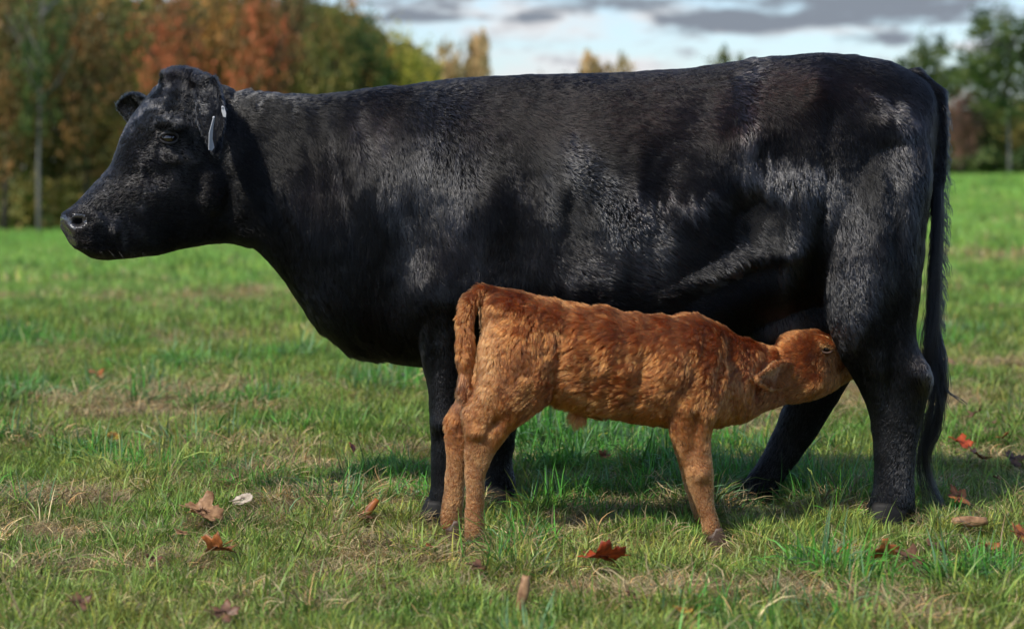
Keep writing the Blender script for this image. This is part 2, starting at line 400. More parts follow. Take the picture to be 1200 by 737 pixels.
# head, turned a little towards the camera
PSI = R(27); S0 = (262 - 600) / F
HX0, HY0 = S0 * YC, YC
def HP(px, py, w):
    s = (px - 600) / F
    u = (HX0 - s * HY0) / (math.cos(PSI) - s * math.sin(PSI))
    Yc = HY0 - u * math.sin(PSI)
    return np.array([HX0 - u * math.cos(PSI) + w * math.sin(PSI), Yc - w * math.cos(PSI), HC - (py - HOR) / F * Yc])
def head_loft(B, st, n=50, nseg=40, hp=HP):
    rings = []
    for r in smooth_stations(st, n):
        Tx, Ty, Bx, By, w, e, narrow = r; ring = []
        for a in np.linspace(0, 2 * math.pi, nseg, endpoint=False):
            cy, cz = sec(a, e); f = (cz + 1) / 2
            ww = w * cy * (1 - narrow * (1 - f))
            ring.append(hp(Bx + (Tx - Bx) * f, By + (Ty - By) * f, ww))
        rings.append(ring)
    B.ring_loft(rings)
head_loft(B, [(268, 104, 292, 290, .10, 2.3, 0), (240, 94, 268, 283, .105, 2.3, .1), (214, 88, 246, 286, .11, 2.5, .2), (187, 101, 225, 290, .118, 2.8, .3), (162, 133, 205, 294, .118, 2.9, .4),
              (146, 163, 185, 298, .102, 2.7, .35), (132, 193, 160, 300, .078, 2.5, .25), (114, 215, 142, 302, .068, 2.5, .1), (96, 233, 122, 304, .072, 2.5, 0), (83, 244, 106, 302, .074, 2.6, 0), (74, 251, 93, 295, .064, 2.6, 0), (71, 256, 85, 290, .046, 2.4, 0)])
def hb(px, py, w, r, ang=0): B.ellipsoid(HP(px, py, w), r, Matrix.Rotation(-PSI, 3, 'Z').to_3x3() @ Matrix.Rotation(R(ang), 3, 'Y'))
for s_ in (1, -1):
    hb(186, 146, .100 * s_, (.05, .034, .022), 15)      # brow
    hb(184, 182, .092 * s_, (.05, .024, .016), 20)       # under eye, cheekbone crest
    hb(230, 222, .034 * s_, (.10, .066, .10))            # jaw muscle
    hb(100, 258, .048 * s_, (.038, .026, .034))          # nostril wing
    hb(118, 270, .028 * s_, (.055, .036, .032))          # upper lip
hb(214, 94, 0, (.055, .075, .028), 10)                   # poll
hb(118, 293, 0, (.05, .045, .020))                       # chin
# ears
def ear(B, base, tip, width_dir, wid, cup_dir, k=14, thick=.007):
    base, tip = np.array(base), np.array(tip); wd = nrm(np.array(width_dir, float)); cd = nrm(np.array(cup_dir, float)); rings = []
    for t in np.linspace(0, 1, k):
        c = base + (tip - base) * t; w = wid * (math.sin(math.pi * min(.97, (.20 + .8 * t))) ** .75 if t > .25 else .62 + .38 * math.sin(t / .25 * math.pi / 2) * .9)
        depth = w * .75 * (1 - .5 * t); ring = []
        m = 9
        for i in range(m):
            a = -1 + 2 * i / (m - 1); ring.append(c + wd * w * a - cd * depth * (1 - a * a) - cd * thick)
        for i in range(m):
            a = 1 - 2 * i / (m - 1); ring.append(c + wd * w * a * .97 - cd * depth * (1 - a * a) * .9 + cd * thick)
        rings.append(ring)
    B.ring_loft(rings)
ear(B, P(240, 90, 6.78), P(253, 182, 6.64), (.88, -.25, .15), .044, (-.35, -.9, .1), thick=.009)
ear(B, P(178, 134, 7.00), P(137, 126, 7.13), (-.15, -.1, .95), .058, (-.5, -.8, -.1), thick=.009)
B.tube([P(232, 98, 6.86), P(240, 102, 6.80)], [.03, .03]); B.tube([P(190, 122, 6.98), P(172, 127, 7.02)], [.035, .03])
body_me = remeshed(B, .0065, 11)
def on_surface(me, px, py):
    bv = BVHTree.FromPolygons([v.co for v in me.vertices], [list(p_.vertices) for p_ in me.polygons]); d = Vector(P(px, py, 1.0)) - Vector((0, 0, HC))
    return np.array(bv.ray_cast(Vector((0, 0, HC)), d.normalized())[0])
# the lateral offset of the eye, found where the line of sight to it meets the face
_q = on_surface(body_me, 197, 162); _fx = (_q[0] - HX0, _q[1] - HY0)
EW = _fx[0] * math.sin(PSI) - _fx[1] * math.cos(PSI); EU = -_fx[0] * math.cos(PSI) - _fx[1] * math.sin(PSI)
def HL(dpx, dpy, w):
    'point of the head near the eye: offsets along and across the face in photo pixels, w metres to the side'
    u = EU - dpx / 383; return np.array([HX0 - u * math.cos(PSI) + w * math.sin(PSI), HY0 - u * math.sin(PSI) - w * math.cos(PSI), _q[2] - dpy / 383])
print('eye lateral', EW)
eye_c = HL(0, 0, EW)
bumps(body_me, [
    (470, 300, 30, 70, -.012, 10), (600, 300, 26, 95, -.016, 8), (560, 350, 35, 25, .012, 0), (500, 350, 30, 40, .012, 0),
    (700, 270, 50, 90, .010, 0), (668, 250, 16, 60, -.006, 15), (770, 250, 18, 70, -.005, 10), (740, 240, 16, 70, .004, 10),
    (885, 255, 36, 50, -.030, 0), (870, 150, 40, 30, .010, 0), (835, 130, 40, 50, -.012, 0), (955, 110, 32, 24, .018, 10), (900, 180, 40, 24, -.008, 0),
    (835, 318, 50, 7, .012, -24), (850, 340, 55, 9, -.016, -24), (890, 300, 40, 9, .012, -15), (925, 300, 20, 60, .012, 5), (965, 250, 12, 90, -.010, 5),
    (1045, 150, 30, 20, .016, 20), (1010, 200, 30, 50, -.006, 0), (1050, 260, 10, 90, -.010, -3), (1030, 300, 30, 60, .008, 0), (1000, 370, 30, 30, .010, 0),
    (1040, 470, 9, 50, -.008, 5), (1078, 435, 12, 16, .010, 0), (1048, 400, 12, 40, -.006, 0), (520, 495, 20, 12, .006, 0),
    (400, 220, 10, 80, -.006, -15), (430, 200, 10, 70, .005, -15), (360, 180, 9, 60, -.004, -10), (345, 250, 8, 60, .004, -20), (310, 200, 20, 70, -.004, 0)], YC)
NQ = on_surface(body_me, 91, 259); _nf = (NQ[0] - HX0, NQ[1] - HY0); NW = _nf[0] * math.sin(PSI) - _nf[1] * math.cos(PSI); NU = -_nf[0] * math.cos(PSI) - _nf[1] * math.sin(PSI)
def NL(w): return np.array([HX0 - NU * math.cos(PSI) + w * math.sin(PSI), HY0 - NU * math.sin(PSI) - w * math.cos(PSI), NQ[2]])
# finer folds on the face; eye socket and nostril hollows
co = get_co(body_me); no = get_no(body_me)
def dent(c, r, h):
    global co
    d = np.linalg.norm((co - c) / np.array(r), axis=1); co = co + no * (h * np.exp(-d ** 2))[:, None]
for s_ in (1, -1):
    ec = HL(0, 0, EW * s_); dent(ec, (.024, .03, .015), -.010); dent(HL(0, -15, EW * s_), (.034, .04, .010), .007); dent(HL(4, 17, EW * s_), (.03, .04, .006), -.004); dent(HL(4, 24, EW * s_), (.03, .04, .006), .004)
    dent(HP(176, 172, .09 * s_), (.02, .05, .016), -.006); dent(HP(165, 205, .075 * s_), (.03, .04, .02), -.007)
    nc = NL(NW * s_); dent(nc, (.040, .05, .032), .009); dent(nc, (.021, .035, .0135), -.042)
    dent(HP(128, 250, .06 * s_), (.03, .04, .014), -.006); dent(HP(150, 228, .06 * s_), (.05, .04, .02), .004)
    dent(HP(110, 288, .06 * s_), (.06, .05, .0035), -.006)
xw = HP(185, 125, .08); dd = np.exp(-np.linalg.norm((co - xw) / np.array([.09, .14, .07]), axis=1) ** 2)
co += no * (dd * .0014 * np.sin((co[:, 2] * 240) + 3 * noise(co, 14, 9)))[:, None]
co += no * (.006 * noise(co, 7, 11) + .0016 * noise(co, 28, 12))[:, None]
set_co(body_me, co)
body_me.polygons.foreach_set('use_smooth', [True] * len(body_me.polygons))
body_me.name = 'cow_body'; body_me.materials.clear(); body_me.materials.append(skin_black); body_me.materials.append(nose_mat)
NOSE = [(HP(82, 262, 0), (.05, .07, .032)), (HP(82, 268, .02), (.03, .06, .03)), (NL(NW), (.030, .045, .024)), (NL(-NW), (.030, .045, .024)), (HP(88, 282, 0), (.035, .055, .018))]
def nose_mask(p):
    m = np.zeros(len(p))
    for c, r in NOSE: m = np.maximum(m, np.exp(-(np.linalg.norm((p - c) / np.array(r), axis=1) ** 4)))
    return m
pc = np.empty(len(body_me.polygons) * 3); body_me.polygons.foreach_get('center', pc); pc = pc.reshape(-1, 3)
inside = np.zeros(len(pc), bool)
for w_ in (NW, -NW): inside |= np.linalg.norm((pc - NL(w_ * .9)) / np.array([.017, .03, .011]), axis=1) < 1
body_me.polygons.foreach_set('material_index', ((nose_mask(pc) > .5) & ~inside).astype(np.int32))
body = bpy.data.objects.new('body', body_me); COL.objects.link(body); under(body, cow)

#  px, py, dirx, dir down, length, lift
cow_flow = [
    (85, 270, .3, .1, .006, .15), (100, 250, .8, -.6, .008, .2), (130, 225, .8, -.7, .012, .3), (120, 285, .9, .3, .012, .3), (160, 190, .7, -.8, .010, .35), (150, 260, 1, .1, .010, .25), (180, 130, .3, -1, .012, .6),
    (200, 100, .1, -1, .018, .8), (215, 84, .5, -.6, .030, .9), (225, 80, .3, -.8, .028, .9), (200, 84, 0, -.8, .026, .9), (240, 110, .3, .9, .009, .4), (250, 150, .3, .9, .009, .4), (200, 162, .6, .2, .006, .3), (150, 150, .4, -.8, .012, .7), (215, 130, .3, .4, .014, .9), (165, 115, .1, -1, .016, .9), (180, 200, .8, .3, .010, .3), (220, 200, .8, .5, .011, .25), (240, 250, .9, .5, .013, .25), (200, 285, 1, .5, .018, .3), (250, 130, .5, .8, .018, .3),
    (155, 125, -.4, -.3, .012, .5), (270, 180, .7, .7, .024, .25), (275, 270, .8, .7, .024, .3),
    (290, 112, .9, -.1, .03, .35), (330, 160, .35, .95, .036, .28), (330, 250, .4, .9, .034, .25), (345, 330, .3, 1, .034, .4),
    (380, 115, .5, .4, .036, .4), (390, 200, .2, 1, .042, .3), (390, 300, .2, 1, .04, .3), (400, 395, .3, 1, .045, .5), (450, 415, .4, 1, .042, .5),
    (450, 130, .4, .8, .036, .3), (460, 220, .1, 1, .042, .3), (460, 320, .2, 1, .036, .25), (520, 120, .5, .7, .03, .25), (520, 200, .15, 1, .038, .3), (530, 280, .3, .9, .036, .3),
    (520, 360, .1, 1, .024, .25), (525, 450, .05, 1, .012, .2), (520, 550, .1, 1, .012, .2), (590, 500, 0, 1, .012, .2), (590, 570, 0, 1, .012, .3),
    (580, 200, .8, .5, .034, .32), (585, 320, -.2, 1, .034, .35), (600, 110, .9, .3, .028, .2), (640, 200, .8, .7, .032, .25), (640, 300, .5, .9, .034, .3), (690, 210, .9, .5, .036, .4), (720, 260, .35, 1, .038, .42), (680, 300, .8, .6, .03, .2),
    (700, 110, .95, .3, .026, .18), (760, 180, .85, .5, .030, .2), (780, 280, .9, .5, .034, .3), (760, 330, .9, .4, .03, .2), (800, 110, .9, .4, .028, .2), (820, 200, .6, .8, .034, .32), (840, 280, .7, .5, .036, .35), (820, 370, .8, .5, .036, .4),
    (870, 180, .1, 1, .040, .38), (880, 250, .5, .85, .034, .2), (900, 90, .8, .4, .028, .25), (920, 230, .2, 1, .04, .35), (925, 320, .2, 1, .034, .25), (915, 375, .1, 1, .05, .6), (880, 395, .6, .8, .04, .5),
    (960, 70, .9, 0, .026, .25), (980, 130, .5, .8, .030, .28), (980, 220, .1, 1, .036, .3), (1000, 300, .1, 1, .036, .28), (1040, 100, .8, .4, .026, .2), (1050, 180, .3, 1, .034, .3), (1060, 260, .15, 1, .036, .28), (1055, 340, .05, 1, .030, .25),
    (1030, 400, .1, 1, .022, .2), (1075, 430, .3, 1, .018, .25), (1045, 500, 0, 1, .012, .15), (1045, 590, 0, 1, .014, .2), (960, 480, -.5, .9, .014, .2), (900, 550, -.5, .9, .014, .2),
    (1108, 150, .4, 1, .024, .35), (1108, 220, .2, 1, .022, .25), (1098, 320, .1, 1, .022, .2), (1095, 400, .05, 1, .026, .15)]
def cow_col(p, px, py, wisp, rng):
    n = len(px); v = .0035 + .005 * wisp + .003 * rng.random(n)
    bl = np.stack([v * .92, v * .98, v * 1.12], 1)
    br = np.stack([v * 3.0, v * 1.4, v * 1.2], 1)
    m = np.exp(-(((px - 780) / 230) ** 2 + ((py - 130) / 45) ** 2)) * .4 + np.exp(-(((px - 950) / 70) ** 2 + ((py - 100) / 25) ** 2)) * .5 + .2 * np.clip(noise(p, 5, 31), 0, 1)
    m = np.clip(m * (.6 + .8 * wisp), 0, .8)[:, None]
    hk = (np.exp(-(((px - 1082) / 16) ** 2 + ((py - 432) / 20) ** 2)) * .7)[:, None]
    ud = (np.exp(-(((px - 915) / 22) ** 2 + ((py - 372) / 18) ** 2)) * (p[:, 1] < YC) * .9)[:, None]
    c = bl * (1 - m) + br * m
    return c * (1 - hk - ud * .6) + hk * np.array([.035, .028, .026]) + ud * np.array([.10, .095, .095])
def cow_mask(p):
    m = 1 - nose_mask(p); m *= 1 - np.exp(-(np.linalg.norm((p - eye_c) / np.array([.029, .04, .017]), axis=1) ** 4))
    x, y = topx(p); m = m * (p[:, 2] > .045)
    m = np.where((x < 300), m * 2.2, m)
    return m
SHEEN = [(1045, 480, 24, 50, 0, .14), (1045, 555, 22, 40, 0, .14), (1078, 435, 14, 20, 0, .14), (515, 440, 14, 50, 0, .12), (920, 520, 24, 50, 30, .08), (1000, 390, 20, 30, 20, .10), (590, 550, 14, 40, 0, .08), (380, 330, 30, 40, 0, .05), (165, 195, 60, 55, 0, .10), (205, 130, 40, 40, 0, .07), (505, 175, 30, 60, 12, .26), (545, 220, 22, 50, 20, .24), (520, 130, 30, 20, 0, .14), (420, 170, 10, 55, -8, .16), (446, 190, 9, 65, -5, .20), (470, 240, 10, 60, -5, .16), (393, 200, 7, 60, -12, .10), (484, 315, 12, 20, 20, .12), (560, 300, 12, 30, 20, .10),  # highlights painted into the coat: patches that lift strands and raise their gloss
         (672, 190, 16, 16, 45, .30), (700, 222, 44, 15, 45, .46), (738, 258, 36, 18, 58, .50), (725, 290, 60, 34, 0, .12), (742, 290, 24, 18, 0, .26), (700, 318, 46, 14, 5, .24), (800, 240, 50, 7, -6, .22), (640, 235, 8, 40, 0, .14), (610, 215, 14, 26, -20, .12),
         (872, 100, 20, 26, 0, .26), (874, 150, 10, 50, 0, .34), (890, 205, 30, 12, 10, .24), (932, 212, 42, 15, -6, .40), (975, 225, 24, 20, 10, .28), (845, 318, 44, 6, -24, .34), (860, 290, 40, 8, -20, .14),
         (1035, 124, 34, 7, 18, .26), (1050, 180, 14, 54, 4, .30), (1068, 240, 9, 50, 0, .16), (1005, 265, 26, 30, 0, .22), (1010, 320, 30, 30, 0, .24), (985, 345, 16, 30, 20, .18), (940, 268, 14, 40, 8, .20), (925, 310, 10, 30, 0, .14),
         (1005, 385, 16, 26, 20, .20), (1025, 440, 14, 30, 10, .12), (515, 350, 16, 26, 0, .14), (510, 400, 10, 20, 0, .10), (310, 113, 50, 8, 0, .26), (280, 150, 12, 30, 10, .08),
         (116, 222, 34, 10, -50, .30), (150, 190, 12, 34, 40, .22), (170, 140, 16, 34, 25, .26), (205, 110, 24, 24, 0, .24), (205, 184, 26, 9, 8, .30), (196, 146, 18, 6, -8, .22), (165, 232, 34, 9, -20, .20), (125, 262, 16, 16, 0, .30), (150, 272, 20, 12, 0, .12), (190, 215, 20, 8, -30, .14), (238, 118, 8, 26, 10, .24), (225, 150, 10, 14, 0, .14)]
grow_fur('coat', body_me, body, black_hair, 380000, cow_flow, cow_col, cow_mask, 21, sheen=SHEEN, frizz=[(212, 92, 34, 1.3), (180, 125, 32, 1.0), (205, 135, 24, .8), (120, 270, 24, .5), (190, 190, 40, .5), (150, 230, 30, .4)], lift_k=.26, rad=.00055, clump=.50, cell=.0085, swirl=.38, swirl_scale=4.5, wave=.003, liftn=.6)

# eyes
def ball(name, c, r, mat, parent, sc=(1, 1, 1)):
    Bq = Blobs(); Bq.ellipsoid(c, (r * sc[0], r * sc[1], r * sc[2]), None, 24, 16); o = mesh(name, Bq.v, Bq.f, mat); return under(o, parent)
def lid_tube(name, hp, cx, cy, w, rx, ry, a0, a1, rad, mat, parent, bulge=.004):
    Bq = Blobs(); pts = []
    for a in np.linspace(R(a0), R(a1), 14):
        pts.append(hp(cx + rx * math.cos(a), cy - ry * math.sin(a), w + bulge * math.sin((a - R(a0)) / (R(a1) - R(a0)) * math.pi)))
    rr = [rad * (.35 + .65 * math.sin(math.pi * i / 13)) for i in range(14)]
    Bq.tube(pts, rr, 10); return under(mesh(name, Bq.v, Bq.f, mat), parent)
lid_mat = simple('black_eyelid_skin', (.045, .042, .042), .34, .5, .3, 60, .001)
for s_ in (1, -1):
    ball('eye', HL(0, 0, (EW - .002) * s_), .0195, eye_mat, cow, (1.15, 1, .85))
    lid_tube('eyelid', HL, 0, 0, (EW + .006) * s_, 11, 6.2, -8, 188, .0055, lid_mat, cow, .005 * s_)
    lid_tube('eyelid', HL, 0, 0, (EW + .005) * s_, 10.5, 5.8, 172, 368, .0035, lid_mat, cow, .004 * s_)
# lashes
def strands(name, guides, per, spread, rad, col, parent, mat, seed, npt=12, wob=.004):
    """bundles of long hair along guide polylines"""
    rng = np.random.default_rng(seed); allp = []
    for g, n_, sp in zip(guides, per, spread):
        g = np.array(g, float); seg = np.linspace(0, len(g) - 1, npt)
        base = np.array([np.interp(seg, range(len(g)), g[:, k]) for k in range(3)]).T
        if len(g) > 3: base = smooth_stations(g, npt)
        off = rng.standard_normal((n_, 3)) * sp * np.array([1, 1, .3]); ln = .72 + .33 * rng.random(n_); ph = rng.random(n_) * 6.28
        for i in range(n_):
            k = np.arange(npt) * ln[i]; q = np.stack([np.interp(k, range(npt), base[:, j]) for j in range(3)], 1)
            s_ = np.linspace(0, 1, npt)[:, None]
            q = q + off[i] * (0.5 + .7 * np.sin(s_ * 2.6)) + wob * np.concatenate([np.sin(s_ * 9 + ph[i]), np.cos(s_ * 7 + ph[i]), 0 * s_], 1) * s_
            allp.append(q)
    pos = np.array(allp); n = len(pos); c = np.array(col)[None] * (.5 + rng.random((n, 1)))
    o = make_curves(name, pos, rad, c, None, mat); return under(o, parent)
sw = strands('tail_switch', [
    [P(1100, 200, 6.92), P(1100, 250, 6.89), P(1096, 310, 6.87), P(1094, 360, 6.86), P(1096, 410, 6.85), P(1101, 450, 6.85)],
    [P(1098, 290, 6.88), P(1095, 350, 6.86), P(1088, 400, 6.84), P(1088, 440, 6.84), P(1095, 470, 6.84)],
    [P(1098, 330, 6.88), P(1096, 390, 6.86), P(1103, 430, 6.84), P(1104, 466, 6.84), P(1090, 500, 6.84), P(1084, 540, 6.84), P(1094, 590, 6.84)],
    [P(1090, 380, 6.86), P(1094, 430, 6.84), P(1102, 470, 6.83), P(1098, 505, 6.83), P(1086, 535, 6.83), P(1093, 568, 6.83), P(1110, 602, 6.82)],
    [P(1090, 380, 6.86), P(1089, 430, 6.84), P(1092, 470, 6.83), P(1082, 508, 6.83), P(1076, 545, 6.83), P(1084, 590, 6.83)],
    [P(1094, 380, 6.86), P(1101, 430, 6.84), P(1108, 455, 6.83), P(1119, 465, 6.83), P(1133, 474, 6.83)],
    [P(1092, 380, 6.86), P(1088, 440, 6.84), P(1082, 480, 6.83), P(1075, 512, 6.83), P(1072, 540, 6.83)],
    [P(1098, 380, 6.86), P(1108, 420, 6.84), P(1106, 450, 6.83), P(1112, 480, 6.83)]],
    [260, 200, 150, 130, 90, 16, 26, 24], [.008, .008, .006, .005, .0045, .002, .003, .003], .0008, (.004, .004, .0045), cow, black_hair, 5, 18, .007)
fr = strands('tail_fringe', [[P(1101 + 1.5 * math.sin(k), 120 + k * 9, 6.93), P(1110 + 2 * math.sin(k * 2.3) - (k > 14) * (k - 14) * .45, 132 + k * 9, 6.92), P(1113 + 2.5 * math.sin(k * 1.7) - (k > 14) * (k - 14) * .5, 146 + k * 9, 6.91)] for k in range(32)], [14] * 32, [.004] * 32, .0007, (.004, .004, .0045), cow, black_hair, 55, 7, .003)
ls = strands('eyelashes', [[HL(-7 + k * 3.2, -5 - (1.5 if k in (1, 2, 3) else 0), EW + .004), HL(-10 + k * 3.6, -5, EW + .015), HL(-12 + k * 4, -2, EW + .023)] for k in range(5)], [10] * 5, [.0015] * 5, .0004, (.012, .011, .011), cow, black_hair, 6, 6, 0)
wk = strands('whiskers', [[HP(x, y, .06), HP(x + 2, y + 5, .075), HP(x + 6, y + 12, .085)] for x, y in ((110, 290), (120, 293), (132, 294), (145, 294), (160, 295), (225, 230), (240, 215))], [2] * 7, [.003] * 7, .0003, (.01, .01, .01), cow, black_hair, 8, 6, 0)

# ear tags: printed plastic flags hanging from studs
tag_mat = simple('white_ear_tag_plastic', (.42, .43, .44), .35, .5, .06, 20)
def slab(name, pts, th, mat, parent, nrm_dir):
    n = nrm(np.array(nrm_dir, float)); v = [p - n * th / 2 for p in pts] + [p + n * th / 2 for p in pts]; k = len(pts)
    f = [tuple(range(k))[::-1], tuple(range(k, 2 * k))] + [(i, (i + 1) % k, k + (i + 1) % k, k + i) for i in range(k)]
    o = mesh(name, v, f, mat, smooth=False)
    m = o.modifiers.new('bevel', 'BEVEL'); m.width = .0006; m.segments = 2
    return under(o, parent)
Yt = 6.63
slab('ear_tag', [P(250, 138, Yt - .015), P(247.5, 147, Yt - .02), P(245, 156, Yt - .022), P(244.5, 176, Yt - .02), P(248, 177, Yt + .0), P(251, 173, Yt + .01), P(247.8, 158, Yt + .005), P(249.5, 149, Yt + .01), P(251.5, 140, Yt)], .0022, tag_mat, cow, (-.93, -.15, .3))
slab('ear_tag', [P(260, 124, Yt), P(262.5, 125, Yt), P(265, 133, Yt), P(264.5, 138, Yt), P(261.5, 137, Yt), P(259.5, 130, Yt)], .003, tag_mat, cow, (.3, -.9, .1))
ball('tag_stud', P(250.5, 138, Yt - .005), .004, tag_mat, cow); ball('tag_stud', P(260.5, 126, Yt - .003), .003, tag_mat, cow)

# hooves: two claws each
def hoof(parent, px, Y, half_w, half_d, h, mat, fwd=-1, z0=None, splay=.12):
    c = P(px, 200, Y); z0 = float(height(np.array(c[0]), np.array(c[1]))) if z0 is None else z0
    Bq = Blobs()
    for s_ in (-1, 1):
        rings = []
        for t in np.linspace(0, 1, 7):
            sc = 1.12 - .30 * t; z = z0 - .004 + h * t; cx = c[0] + fwd * (.022 * (1 - t)) * half_w / .06
            ring = []
            for a in np.linspace(0, 2 * math.pi, 18, endpoint=False):
                ca, sa = math.cos(a), math.sin(a)
                x = half_w * sc * ca * (1.0 if ca * fwd > 0 else .85); y = half_d * .5 * sc * sa * (1 - .35 * max(0, ca * fwd) ** 2)
                ring.append((cx + x, c[1] + s_ * half_d * .53 * (1.05 - .12 * t) + y + s_ * splay * .02 * max(0, ca * fwd), z + (.012 * t if ca * fwd > 0 else -.01 * t)))
            rings.append(ring)
        Bq.ring_loft(rings)
    return under(mesh('hoof', Bq.v, Bq.f, mat), parent)
hoof(cow, 1044, 6.74, .068, .062, .065, hoof_mat); hoof(cow, 884, 7.18, .056, .05, .065, hoof_mat)
hoof(cow, 519, 6.78, .060, .06, .065, hoof_mat); hoof(cow, 588, 7.16, .060, .06, .065, hoof_mat)
# udder and teats
Bq = Blobs(); Bq.ellipsoid(P(948, 388, 6.97), (.10, .10, .07)); u_ = under(mesh('udder', Bq.v, Bq.f, teat_mat), cow)
for x, y_ in ((925, 6.90), (965, 6.90), (930, 7.0), (968, 7.0)):
    Bq = Blobs(); Bq.tube([P(x, 408, y_), P(x, 424, y_), P(x + 1, 437, y_)], [.014, .012, .009], 12); under(mesh('teat', Bq.v, Bq.f, teat_mat), cow)

# ------------------------------------------------------------------ the calf
calf = bpy.data.objects.new('calf', None); COL.objects.link(calf); calf.location = tuple(P(700, 200, 6.44) * [1, 1, 0])
tag(calf, 'small red-brown newborn calf nursing under the black cow', 'calf')
B = Blobs()
spine_loft(B, [
    (566, 352, 567, 400, .04, 6.38), (577, 341, 576, 440, .085, 6.38), (602, 342, 600, 470, .115, 6.38), (640, 350, 650, 470, .125, 6.39), (682, 359, 688, 481, .122, 6.40),
    (730, 367, 736, 490, .122, 6.41), (775, 371, 780, 497, .118, 6.43), (812, 369, 816, 501, .11, 6.47), (842, 381, 850, 495, .092, 6.52), (872, 398, 880, 486, .072, 6.58), (900, 406, 908, 476, .060, 6.64), (920, 402, 925, 470, .055, 6.68)],
    n=60, nseg=44, e=2.15, belly=.05)
leg_loft(B, [(360, 572, 640, 0.05, 6.34), (400, 565, 652, 0.065, 6.32), (440, 561, 655, 0.07, 6.31), (465, 553, 646, 0.06, 6.31), (484, 545.4, 624.4, 0.0486, 6.31), (502, 543, 601.7, 0.0393, 6.31), (520, 544.5, 586, 0.0315, 6.31),
             (550, 544.8, 570.6, 0.0246, 6.31), (585, 545.8, 566.6, 0.0229, 6.31), (615, 544.8, 567.6, 0.0255, 6.31), (634, 544.8, 567.6, 0.0238, 6.31)], 44)
leg_loft(B, [(380, 570, 640, 0.05, 6.48), (430, 556, 630, 0.055, 6.5), (465, 536, 605, 0.048, 6.51), (490, 524.6, 577.2, 0.0384, 6.52), (510, 523.2, 558.4, 0.0313, 6.52),
             (540, 522.8, 547.6, 0.0246, 6.52), (575, 520.8, 543.6, 0.0229, 6.52), (603, 516.8, 541.6, 0.0246, 6.52), (620, 516.8, 540.6, 0.0229, 6.52)], 40)
leg_loft(B, [(385, 800, 832, 0.02, 6.45), (405, 782, 846, 0.045, 6.425), (440, 772, 848, 0.058, 6.4), (475, 778.1, 842.8, 0.0515, 6.38), (500, 783.9, 834.8, 0.0395, 6.38), (525, 793.6, 831.8, 0.0312, 6.38), (552, 802.8, 834.6, 0.0282, 6.38), (570, 807.8, 835.6, 0.0238, 6.38), (595, 816.8, 837.6, 0.022, 6.38), (615, 821.8, 843.6, 0.0238, 6.38), (626, 823.8, 845.6, 0.0229, 6.38)], 40)
leg_loft(B, [(400, 800, 832, 0.02, 6.52), (430, 780, 848, 0.05, 6.56), (475, 783.1, 841.8, 0.0445, 6.58), (500, 785.6, 832.5, 0.0376, 6.58), (525, 791.4, 826.5, 0.0294, 6.58), (552, 797.8, 827.6, 0.0264, 6.58), (570, 802.8, 828.6, 0.0229, 6.58), (595, 809.8, 830.6, 0.022, 6.58), (612, 814.8, 835.6, 0.0229, 6.58)], 40)
B.tube([P(600, 352, 6.38), P(580, 345, 6.37), P(563, 342, 6.36), P(551, 352, 6.34), P(545, 375, 6.33), P(545, 405, 6.32), P(545, 438, 6.32), P(544, 464, 6.32)], [.02, .019, .018, .018, .018, .018, .017, .012], 12)
B.ellipsoid(P(678, 482, 6.41), (.022, .015, .028))                                    # navel
# head pressed up to the udder, muzzle hidden behind the cow's leg
spine_loft(B, [(910, 405, 918, 468, .045, 6.66), (920, 394, 928, 470, .064, 6.67), (940, 388, 942, 468, .072, 6.69), (960, 389, 960, 464, .068, 6.73), (977, 396, 976, 456, .058, 6.78), (991, 404, 990, 448, .046, 6.83), (1006, 408, 1004, 440, .040, 6.88), (1018, 413, 1015, 435, .030, 6.915)], n=30, nseg=32, e=2.3, belly=-.05)
B.ellipsoid(P(966, 402, 6.675), (.036, .016, .018), Matrix.Rotation(R(25), 3, 'Y'))       # brow
B.ellipsoid(P(943, 448, 6.65), (.05, .028, .035))                                         # cheek
ear(B, P(932, 437, 6.63), P(888, 444, 6.46), (.05, -.25, .95), .043, (.25, -.95, .1), thick=.010)
ear(B, P(925, 410, 6.74), P(893, 402, 6.84), (0, .2, .9), .032, (0, .8, -.3), thick=.006)
B.tube([P(936, 435, 6.65), P(926, 437, 6.61)], [.022, .02])
calf_me = remeshed(B, .005, 9)
bumps(calf_me, [(610, 395, 30, 30, .008, 0), (655, 420, 10, 40, -.010, 10), (700, 420, 35, 35, .006, 0), (755, 440, 12, 40, -.009, 15), (800, 420, 35, 45, .012, 20), (850, 420, 9, 45, -.010, 20),
                (875, 440, 8, 30, .006, 15), (892, 440, 6, 30, -.007, 15), (905, 430, 6, 30, .005, 10), (560, 506, 10, 8, .006, 0), (578, 500, 18, 6, -.006, -50), (820, 556, 10, 9, .005, 0), (815, 500, 8, 30, -.005, 10), (590, 360, 16, 10, .008, 0),
                (955, 440, 20, 14, .004, 0), (980, 430, 10, 20, -.003, 0)], 6.4)
co = get_co(calf_me); no = get_no(calf_me); px_, py_ = topx(co)
trunkm = np.clip((px_ - 600) / 60, 0, 1) * np.clip((900 - px_) / 40, 0, 1) * np.clip((500 - py_) / 30, 0, 1)
co = co + no * ((.0045 * noise(co * np.array([1.6, 1, 1]), 16, 41) * trunkm) + .0025 * noise(co, 30, 42))[:, None]
ceye = on_surface(calf_me, 969, 409)
co = co + no * (-.007 * np.exp(-np.linalg.norm((co - ceye) / np.array([.014, .03, .010]), axis=1) ** 2))[:, None]
set_co(calf_me, co); calf_me.polygons.foreach_set('use_smooth', [True] * len(calf_me.polygons)); calf_me.name = 'calf_body'
calf_me.materials.clear(); calf_me.materials.append(skin_calf)
cbody = bpy.data.objects.new('body', calf_me); COL.objects.link(cbody); under(cbody, calf)
